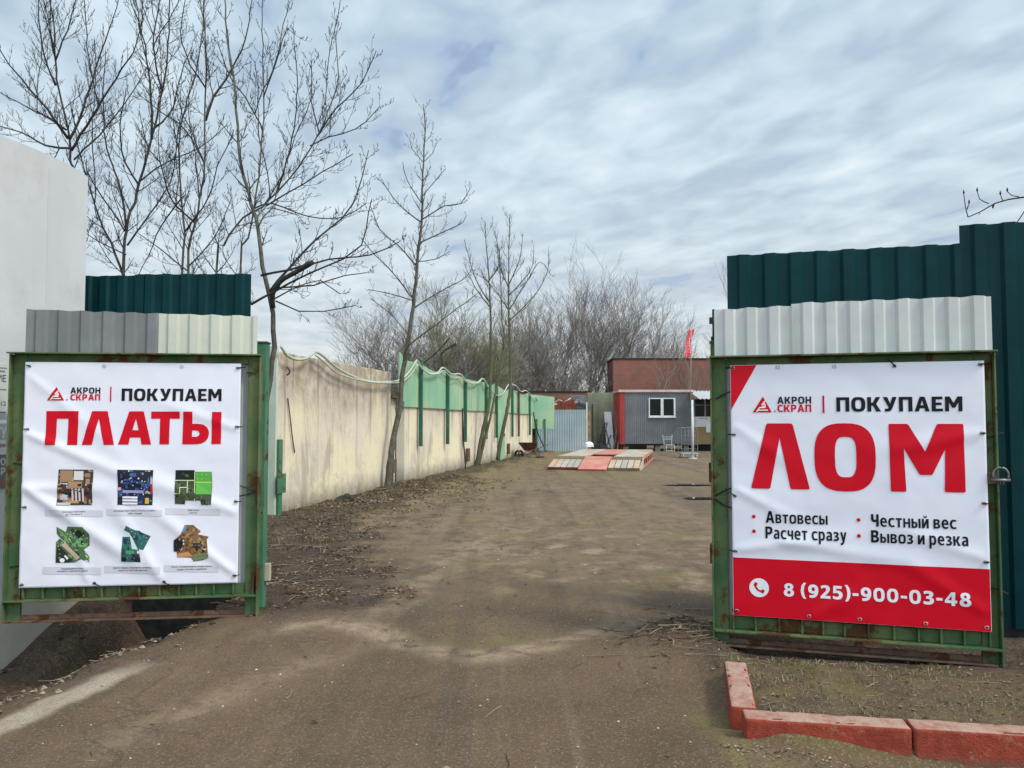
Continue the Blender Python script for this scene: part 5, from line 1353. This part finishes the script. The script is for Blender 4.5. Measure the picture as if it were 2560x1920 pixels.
for l, r, d_ in (([(545, 980), (510, 780), (460, 640), (445, 450), (455, 220)], .022, .6), ([(655, 600), (650, 420), (635, 250), (600, 100), (550, -30)], .026, -.4), ([(530, 1185), (480, 1050), (430, 950), (385, 800), (340, 640), (320, 500)], .024, .9),
                 ([(550, 1060), (650, 920), (745, 760), (770, 560)], .018, .7), ([(600, 800), (540, 700), (520, 540), (545, 380)], .018, -.7), ([(700, 400), (660, 200), (690, 20), (700, -60)], .02, .4), ([(610, 780), (720, 700), (860, 640), (980, 540)], .015, .8),
                 ([(540, 1000), (450, 860), (380, 740), (375, 690)], .015, -.9), ([(660, 560), (740, 480), (780, 330), (830, 200)], .016, .5), ([(545, 1100), (420, 1040), (350, 990)], .012, .3)):
    T.limb(zl(l, 12, d_), r * .92, .0065, .15, .78, .08, 2, up=.6)
T.uprights(6)
T.done()
T = Tree('bare_tree', 'bare twin stemmed tree above the dark teal sheet, middle of its row', (P(795 * Z1, 1185, 12.4).x, 12.4, 0), ('bark', 'barkdark'), GT, 33)
T.limb([(P(795 * Z1, 1185, 12.4).x - .05, 12.4, 0)] + zl([(788, 1185), (797, 1000), (780, 800), (775, 600), (800, 470), (850, 300), (875, 120), (890, -60)], 12.4, .4), .031, .007, .18, 1.2, .40, 2, trunk=True)
T.limb([(P(810 * Z1, 1185, 12.4).x, 12.4, 0)] + zl([(812, 1180), (842, 960), (880, 760), (885, 500), (890, 200), (865, 0), (855, -120)], 12.4, -.4), .035, .007, .18, 1.2, .40, 2, trunk=True)
for l, r, d_ in (([(888, 520), (925, 420), (1000, 300), (1060, 170), (1090, -20)], .026, .3), ([(840, 960), (740, 860), (690, 700), (640, 640), (600, 480)], .018, .8), ([(800, 1000), (900, 860), (940, 720), (1010, 560)], .016, -.6),
                 ([(790, 850), (720, 940), (660, 1060), (600, 1185)], .016, .5), ([(880, 700), (800, 560), (690, 480), (590, 400)], .016, .6), ([(888, 380), (820, 280), (780, 140), (800, 0)], .016, -.5), ([(815, 1150), (900, 1060), (960, 960), (1000, 850)], .014, .6), ([(810, 1170), (700, 1080), (600, 1010)], .013, -.4)):
    T.limb(zl(l, 12.4, d_), r * .92, .0065, .15, .78, .08, 2, up=.6)
T.uprights(6)
T.done()
T = Tree('bare_tree', 'bare tree with two arching stems at the right end of the dark teal sheet', (P(935 * Z1, 1185, 11).x, 11, 0), ('bark', 'barkdark'), GT, 44)
T.limb([(P(930 * Z1, 1185, 11).x, 11, 0)] + zl([(935, 1180), (965, 1060), (1050, 940), (1130, 895), (1205, 820), (1290, 720), (1370, 590), (1435, 430), (1462, 330), (1445, 130)], 11, -.6), .030, .006, .18, 1.0, .3, 2, trunk=True)
T.limb([(P(1030 * Z1, 1185, 11.3).x, 11.3, 0)] + zl([(1035, 1180), (1072, 1030), (1100, 900), (1132, 620), (1140, 400), (1130, 0), (1128, -120)], 11.3), .026, .006, .18, 1.0, .35, 2, trunk=True)
for l, r, d_ in (([(1200, 830), (1260, 600), (1285, 420), (1270, 160)], .016, .3), ([(1370, 590), (1450, 470), (1560, 360), (1625, 220)], .014, -.4), ([(1340, 630), (1420, 590), (1540, 560), (1640, 460)], .012, .4), ([(1150, 890), (1250, 830), (1400, 740), (1525, 665)], .014, -.4),
                 ([(1135, 560), (1060, 420), (990, 330), (940, 180)], .014, .5), ([(1138, 420), (1180, 300), (1240, 120), (1275, 150)], .012, -.3), ([(1100, 900), (1180, 880), (1330, 935), (1480, 940), (1580, 880)], .013, -.5), ([(1380, 580), (1350, 440), (1345, 260)], .012, .2)):
    T.limb(zl(l, 11, d_), r * .9, .006, .15, .70, .08, 2, up=.55)
T.uprights(4)
T.done()
T = Tree('leaning_tree', 'slim grey tree with broken branch stub, beside the left gate post', (P(640, 1370, 9.3).x, 9.3, 0), ('bark', 'barkdark'), None, 55)
T.limb([P(640, 1370, 9.3)] + [P(652, 1150, 9.3), P(668, 990, 9.3)] + zl([(1185, 1500), (1168, 1290), (1132, 1150), (1120, 1000), (1085, 880), (1040, 700), (1025, 540), (1010, 330), (980, 150), (970, -20)], 9.3), .048, .008, .22, .8, .5, 2, trunk=True)
T.tw.tube(resample(zl([(1180, 1330), (1178, 1270), (1212, 1215), (1270, 1180), (1352, 1132)], 9.25, -.3), .06), .030, 8)
for l, r, d_ in (([(1128, 1190), (1250, 1165), (1420, 1120), (1600, 1100), (1725, 1045)], .016, -.5), ([(1165, 1260), (1300, 1095), (1420, 990), (1525, 880), (1592, 650)], .018, .4), ([(1085, 1315), (1200, 1250), (1350, 1175), (1480, 1120), (1560, 1060), (1606, 860)], .016, -.4),
                 ([(1175, 1245), (1350, 1232), (1490, 1190), (1582, 1178)], .012, .5), ([(1190, 1300), (1290, 1345), (1400, 1345), (1535, 1320)], .010, .3), ([(1170, 1300), (1260, 1255), (1380, 1210), (1470, 1270)], .010, .5), ([(1115, 980), (1180, 900), (1290, 930)], .010, .3)):
    T.limb(zl(l, 9.2, d_), r, .006, .18, .55, .12, 2)
T.done()
T = Tree('leaning_tree', 'dark spire shaped bare tree leaning on the tall cream wall', (wall_x(16.5) + .16, 16.5, 0), ('barkdark', 'barkdark'), None, 66)
T.mats = ('bark', 'bark')
b_ = Vector((wall_x(16.5) + .16, 16.5, -.1))
T.limb([b_] + [P(979, 1128, 16.6), P(986, 1084, 16.7), P(1001, 1016, 16.8), P(1005, 942, 16.8)] + zl([(1775, 1400), (1795, 1220), (1808, 1070), (1822, 950), (1826, 750), (1836, 560), (1828, 450)], 16.8), .078, .008, .14, 1.0, .48, 2, trunk=True, up=.55, ang=(30, 50))
for l, r, d_ in (([(1745, 1560), (1760, 1500), (1900, 1390), (1980, 1330), (2060, 1270)], .020, -.8), ([(1790, 1330), (1900, 1260), (2010, 1200), (2040, 1150)], .018, .6), ([(1785, 1290), (1700, 1180), (1620, 1100), (1560, 1030)], .018, .5), ([(1790, 1300), (1690, 1270), (1590, 1250)], .014, -.6),
                 ([(1800, 1150), (1720, 1060), (1640, 990), (1600, 890)], .018, -.5), ([(1812, 1050), (1900, 1010), (2000, 960), (2015, 930)], .018, .5), ([(1800, 1130), (1880, 1120), (1945, 1085)], .012, .2), ([(1820, 950), (1920, 890), (1990, 880), (2030, 815)], .017, -.4), ([(1820, 960), (1720, 880), (1660, 800), (1625, 765)], .017, .4),
                 ([(1824, 850), (1880, 780), (1925, 730)], .012, .2), ([(1824, 880), (1760, 780), (1740, 700)], .012, -.2), ([(1828, 700), (1780, 640), (1770, 600)], .008, .1), ([(1830, 700), (1870, 660), (1885, 620)], .008, .1), ([(1760, 1440), (1680, 1350), (1600, 1290)], .012, .4)):
    T.limb(zl(l, 16.8, d_), r, .008, .17, .6, .10, 2, up=.5)
T.done()
def z6(pts, Y): return [P(960 + x_ * .217, 840 + y_ * .217, Y) for x_, y_ in pts]
def z5(pts, Y, dY=0): return [P(820 + x_ * .461, 480 + y_ * .461, Y + dY * i) for i, (x_, y_) in enumerate(pts)]
GS = 'slim pale saplings along the low wall'
for k, (tr_, top, lab, sd_, Y) in enumerate((([(1060, 1520), (1130, 1130), (1190, 880), (1222, 600), (1230, 0)], [(880, 600), (868, 400), (850, 160)], 'slim pale sapling leaning right, nearest of three by the green door', 71, 24.6),
                                          ([(1085, 1490), (1180, 1130), (1270, 730), (1345, 330), (1385, 0)], [(945, 700), (935, 480), (930, 300)], 'thin pale stem sharing its foot with the nearest sapling', 72, 24.6),
                                          ([(1310, 1430), (1350, 1180), (1410, 900), (1455, 560), (1450, 120)], [(980, 700), (980, 400), (985, 120)], 'mossy pale sapling right of the green door', 73, 26.8))):
    pts = z6(tr_, Y) + z5(top, Y)
    T = Tree('sapling', lab, (pts[0].x, pts[0].y, 0), ('barkgreen', 'bark'), GS, sd_)
    T.limb(pts, .075 if k != 1 else .05, .010, .26, 1.5, .45, 2, trunk=True, up=.75, ang=(25, 45))
    if k == 0:
        for l in ([(878, 600), (800, 470), (740, 260)], [(872, 480), (930, 380), (905, 210)], [(875, 620), (800, 520), (745, 400)]): T.limb(z5(l, Y, .1), .024, .009, .26, .9, .12, 2, up=.6)
    if k == 2:
        for l in ([(982, 640), (1080, 480), (1150, 380), (1210, 450)], [(982, 500), (1040, 360), (1055, 230)], [(982, 560), (1100, 420), (1115, 290)], [(982, 700), (1120, 560), (1190, 430), (1195, 310)], [(980, 520), (930, 400), (915, 260)], [(980, 640), (880, 500), (800, 440)]): T.limb(z5(l, Y, .1), .024, .009, .26, .9, .12, 2, up=.6)
    T.done()
# far trees behind the yard
def far_tree(name, lab, px, Y, H, stems, lean, seed, mats, lvl=4, L=None, spread=.5, z0=.0, x_sp=.5, r=.12, grp='bare trees beyond the yard', up=.16):
    x_ = P(px, 1000, Y).x
    T = Tree(name, lab, (x_, Y, 0), mats, grp, seed)
    rg = T.rng
    for k in range(stems):
        t = (k + .5) / stems * 2 - 1
        d_ = Vector((t * lean + rg.gauss(0, .08), rg.gauss(0, .25), 1)).normalized()
        b_ = Vector((x_ + t * x_sp, Y + rg.gauss(0, .3), 0))
        T.fan(b_, d_, (L or H * .42) * rg.uniform(.8, 1.1) * (1 - .25 * abs(t)), r * rg.uniform(.6, 1), lvl, spread, up)
    T.done()
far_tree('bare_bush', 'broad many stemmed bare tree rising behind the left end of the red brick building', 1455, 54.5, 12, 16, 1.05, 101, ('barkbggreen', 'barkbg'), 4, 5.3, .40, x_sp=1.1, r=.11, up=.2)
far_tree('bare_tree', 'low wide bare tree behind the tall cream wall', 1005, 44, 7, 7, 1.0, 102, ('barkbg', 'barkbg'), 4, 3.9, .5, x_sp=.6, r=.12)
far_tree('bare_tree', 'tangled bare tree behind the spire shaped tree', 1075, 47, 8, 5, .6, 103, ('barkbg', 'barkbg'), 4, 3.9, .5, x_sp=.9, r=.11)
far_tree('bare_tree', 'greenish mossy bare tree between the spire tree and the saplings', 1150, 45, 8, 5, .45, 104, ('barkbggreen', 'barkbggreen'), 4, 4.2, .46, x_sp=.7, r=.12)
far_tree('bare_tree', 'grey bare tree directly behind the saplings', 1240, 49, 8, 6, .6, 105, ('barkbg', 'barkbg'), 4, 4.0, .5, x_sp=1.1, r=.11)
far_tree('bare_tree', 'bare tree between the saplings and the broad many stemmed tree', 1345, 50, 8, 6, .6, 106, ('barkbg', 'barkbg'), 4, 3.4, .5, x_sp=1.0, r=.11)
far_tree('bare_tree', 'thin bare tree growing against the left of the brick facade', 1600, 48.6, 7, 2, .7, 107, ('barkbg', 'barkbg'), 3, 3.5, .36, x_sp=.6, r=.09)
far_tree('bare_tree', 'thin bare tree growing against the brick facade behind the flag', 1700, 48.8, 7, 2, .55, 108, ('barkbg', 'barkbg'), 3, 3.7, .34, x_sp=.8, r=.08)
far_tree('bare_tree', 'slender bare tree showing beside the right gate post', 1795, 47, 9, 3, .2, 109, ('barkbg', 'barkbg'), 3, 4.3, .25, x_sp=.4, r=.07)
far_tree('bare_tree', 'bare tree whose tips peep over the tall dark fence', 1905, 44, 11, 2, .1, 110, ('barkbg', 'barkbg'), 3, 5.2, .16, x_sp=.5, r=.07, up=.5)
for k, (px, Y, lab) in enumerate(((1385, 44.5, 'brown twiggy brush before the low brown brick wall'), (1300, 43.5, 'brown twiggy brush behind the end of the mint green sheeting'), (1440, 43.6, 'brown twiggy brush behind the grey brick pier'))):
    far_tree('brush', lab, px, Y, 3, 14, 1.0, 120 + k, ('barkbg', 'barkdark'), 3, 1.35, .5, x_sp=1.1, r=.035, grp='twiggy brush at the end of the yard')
# off-frame tree reaching over the fence
T = Tree('bare_tree', 'twig with buds reaching in over the tall dark fence at the right edge', (7.2, 8.4, 0), ('barkdark', 'barkdark'), None, 131)
T.limb([Vector((7.2, 8.4, 0)), Vector((7.15, 8.35, 2.5)), Vector((7.0, 8.2, 5.0)), Vector((6.9, 8.1, 7.0))], .09, .03, .5, 1.0, .55, 1, trunk=True)
z2 = lambda pts, Y, dY=0: [P(1280 + x_ * Z1, y_ * Z1, Y + dY * i) for i, (x_, y_) in enumerate(pts)]
T.limb([Vector((7.1, 8.3, 3.4))] + z2([(2300, 830), (2212, 852), (2140, 862), (2080, 880), (2020, 915), (1970, 938)], 8.1), .022, .0055, 3, .3, .9, 0)
T.limb([Vector((7.12, 8.32, 2.9))] + z2([(2300, 860), (2212, 915), (2180, 962), (2150, 1010)], 8.1), .014, .005, 3, .3, .9, 0)
for l in ([(1970, 938), (1960, 900), (1952, 838)], [(2060, 880), (2020, 860), (2010, 828)], [(2190, 850), (2160, 845), (2140, 828)], [(2120, 866), (2110, 842)], [(1965, 905), (1975, 880)], [(2085, 878), (2078, 900)]):
    p_ = resample(z2(l, 8.1), .05)
    T.tw.tube(p_, [lerp(.006, .004, i / len(p_)) for i in range(len(p_))], 4)
    T.tw.tube([p_[-1], p_[-1] + Vector((0, 0, .015)), p_[-1] + Vector((0, 0, .045))], [.005, .011, .003], 5)
T.done()
# loose branches caught on the wall
s = MB()
s.tube(resample(z6([(180, 440), (330, 385), (560, 230), (760, 20)], 20.5), .2), .02, 5)
tag(s.build('broken_branch', M['barkdark']), 'long thin dark branch slanting up over the mint green sheeting', 'branch', 'branches caught on the green sheeting')
s = MB()
s.tube(resample(z6([(690, 400), (660, 210), (720, 150), (830, 90)], 22.5), .2), .035, 5)
tag(s.build('broken_branch', M['barkdark']), 'short thick crooked dark branch standing on the mint green sheeting', 'branch', 'branches caught on the green sheeting')

# ------------------------------------------------------------------ litter, pebbles, grass (uncountable)
rng = random.Random(77)
LC = [(.12, .075, .045), (.085, .053, .033), (.17, .115, .07), (.24, .185, .125), (.055, .036, .024), (.30, .25, .18)]
lf, tw_, pb, gs = MB(), MB(), MB(), MB()
def leaf(x_, y_, sc):
    z = ground_z(x_, y_) + .004
    a = rng.uniform(0, 6.28); L_ = sc * rng.uniform(.5, 1.2); w = L_ * rng.uniform(.3, .6)
    u = Vector((math.cos(a), math.sin(a), rng.gauss(0, .25))).normalized() * L_
    v = Vector((-math.sin(a), math.cos(a), rng.gauss(0, .3))).normalized() * w
    c_ = Vector((x_, y_, z + abs(u.z) * .5 + abs(v.z) * .5))
    cup = Vector((0, 0, rng.uniform(.1, .5) * w))
    col = rng.choice(LC)
    lf.add([c_ - u, c_ + v + cup, c_ + u, c_ - v + cup], [(0, 1, 2), (0, 2, 3)], col)
def stick(x_, y_, L_, r, col):
    z = ground_z(x_, y_) + r
    a = rng.uniform(0, 6.28)
    p_ = [Vector((x_ + math.cos(a + .25 * math.sin(i)) * L_ * (i / 3 - .5), y_ + math.sin(a) * L_ * (i / 3 - .5), z + rng.uniform(0, .25 * L_) * .25)) for i in range(4)]
    for q in p_: q.z = max(q.z, ground_z(q.x, q.y) + r)
    tw_.tube(p_, [r, r, r * .8, r * .5], 4, True, col)
def stone(x_, y_, r, col):
    z = ground_z(x_, y_)
    vs = [(x_ + dx * r * rng.uniform(.6, 1.2), y_ + dy * r * rng.uniform(.6, 1.2), z + (dz * .6 + .2) * r) for dx, dy, dz in ((1, 0, 0), (0, 1, 0), (-1, 0, 0), (0, -1, 0), (0, 0, 1), (0, 0, -1))]
    pb.add(vs, [(0, 1, 4), (1, 2, 4), (2, 3, 4), (3, 0, 4), (1, 0, 5), (2, 1, 5), (3, 2, 5), (0, 3, 5)], col)
def blade(x_, y_, h, col):
    z = ground_z(x_, y_) - .005
    a = rng.uniform(0, 6.28); ln = rng.uniform(.2, 1.1) * h
    d_ = Vector((math.cos(a), math.sin(a), 0)); sd_ = Vector((-math.sin(a), math.cos(a), 0)) * rng.uniform(.0012, .0026)
    b_ = Vector((x_, y_, z)); m_ = b_ + d_ * ln * .35 + Vector((0, 0, h * .7)); t = b_ + d_ * ln + Vector((0, 0, h * rng.uniform(.5, 1)))
    gs.add([b_ - sd_, b_ + sd_, m_ + sd_ * .8, m_ - sd_ * .8, t], [(0, 1, 2, 3), (3, 2, 4)], col)
n = 0
while n < 6500:                                    # bank along the wall
    y_ = 6.15 + 14 * rng.random() ** 1.6
    if y_ < 7.2 and rng.random() > (y_ - 6.1) * .8: continue
    w = abs(rng.gauss(0, .95))
    x_ = max(wall_x(y_), -3.6 + 0) + .06 + w if y_ > 11 else rng.uniform(-3.3, -.85)
    if y_ <= 11 and masks(x_, y_)[0] < rng.random() * 1.1 or fbm(x_ * 1.8, y_ * 1.8, 4, 3) < rng.uniform(-.5, .35): continue
    leaf(x_, y_, .024 if y_ < 13 else .034); n += 1
    if rng.random() < .16: stick(x_, y_, rng.uniform(.06, .28), rng.uniform(.0018, .004), rng.choice(LC))
    if rng.random() < .16: stone(x_, y_, rng.uniform(.006, .02), rng.choice(LC[:5]))
for _ in range(1500):                              # slope left of the apron
    y_ = rng.uniform(3.2, 7.3); x_ = road_edge(y_) - .30 - abs(rng.gauss(0, .75)) + rng.gauss(0, .12)
    if rng.random() < .45 * sm(-.75, -.35, x_ - road_edge(y_)): continue
    if x_ < wx(y_): continue
    leaf(x_, y_, .024); 
    if rng.random() < .35: stone(x_, y_, rng.uniform(.006, .03), rng.choice(LC))
    if rng.random() < .1: stick(x_, y_, rng.uniform(.06, .3), .003, rng.choice(LC))
for _ in range(1000):                              # bed behind the kerb
    x_ = rng.uniform(1.22, 4.2); y_ = rng.uniform(3.3, 5.5)
    if y_ < 3.76 - .17 * (x_ - 1.09): continue
    leaf(x_, y_, .014)
    if rng.random() < .3: stick(x_, y_, rng.uniform(.03, .16), rng.uniform(.001, .0024), rng.choice(LC[2:4] + LC[5:]))
    if rng.random() < .5: stone(x_, y_, rng.uniform(.003, .012), rng.choice(LC))
for _ in range(160):                               # heap by the right gate post
    a, r = rng.uniform(0, 6.28), abs(rng.gauss(0, .3))
    x_, y_ = 1.2 + math.cos(a) * r, 5.6 + math.sin(a) * r
    stick(x_, y_, rng.uniform(.05, .3), rng.uniform(.0015, .0035), rng.choice(LC)); leaf(x_, y_, .02); stone(x_, y_, rng.uniform(.006, .022), rng.choice(LC[:2]))
for _ in range(1000):                              # grit on the apron and yard
    y_ = 2.8 + 15 * rng.random() ** 2.2; x_ = rng.uniform(-2.6, 1.4) * (1 if y_ < 6 else 1 + (y_ - 6) * .08)
    stone(x_, y_, (.0016 + .0065 * rng.random() ** 3) * (1 + .09 * y_), rng.choice([(.42, .39, .34), (.3, .26, .21), (.5, .47, .42), (.16, .12, .09), (.1, .075, .055)]))
for _ in range(520):                               # dirt and grit gathered along the kerb
    x_ = rng.uniform(.95, 2.6); y_ = 3.60 - .17 * (x_ - 1.09) - abs(rng.gauss(0, .07)) - .01
    if rng.random() < .55: stone(x_, y_, rng.uniform(.002, .009), rng.choice(LC))
    else: leaf(x_, y_, .010)
for _ in range(110):
    y_ = 3 + 11 * rng.random() ** 1.3; x_ = rng.uniform(-2.2, 1.3)
    if rng.random() < .6: leaf(x_, y_, .022)
    else: stick(x_, y_, rng.uniform(.04, .22), .002, rng.choice(LC))
GC = [(.15, .14, .045), (.21, .18, .075), (.10, .11, .035), (.28, .23, .12), (.30, .26, .16)]
for _ in range(150):
    x_ = rng.uniform(1.25, 2.7); y_ = rng.uniform(3.9, 5.0)
    if y_ < 3.80 - .17 * (x_ - 1.09): continue
    c_ = rng.choice(GC)
    for _b in range(rng.randint(6, 22)): blade(x_ + rng.gauss(0, .035), y_ + rng.gauss(0, .035), rng.uniform(.008, .04), rng.choice((c_, rng.choice(GC))))
for _ in range(300):
    y_ = 9 + 22 * rng.random(); x_ = wall_x(y_) + .08 + abs(rng.gauss(0, .5))
    if y_ < 11.6: x_ = rng.uniform(-3.3, -2.2)
    for _b in range(rng.randint(5, 14)): blade(x_ + rng.gauss(0, .06), y_ + rng.gauss(0, .06), rng.uniform(.03, .13), rng.choice(GC))
for mb, nm_, lab, cat in ((lf, 'leaf_litter', 'dead brown leaves strewn along the wall, slope and flower bed', 'leaf litter'), (tw_, 'twig_litter', 'fine dry twigs scattered over the dirt', 'twigs'), (pb, 'pebbles', 'small stones and grit scattered over dirt and asphalt', 'pebbles'), (gs, 'grass', 'sparse yellowish grass blades in the flower bed and along the wall', 'grass')):
    tag(mb.build(nm_, M['tinted']), lab, cat, None, 'stuff')
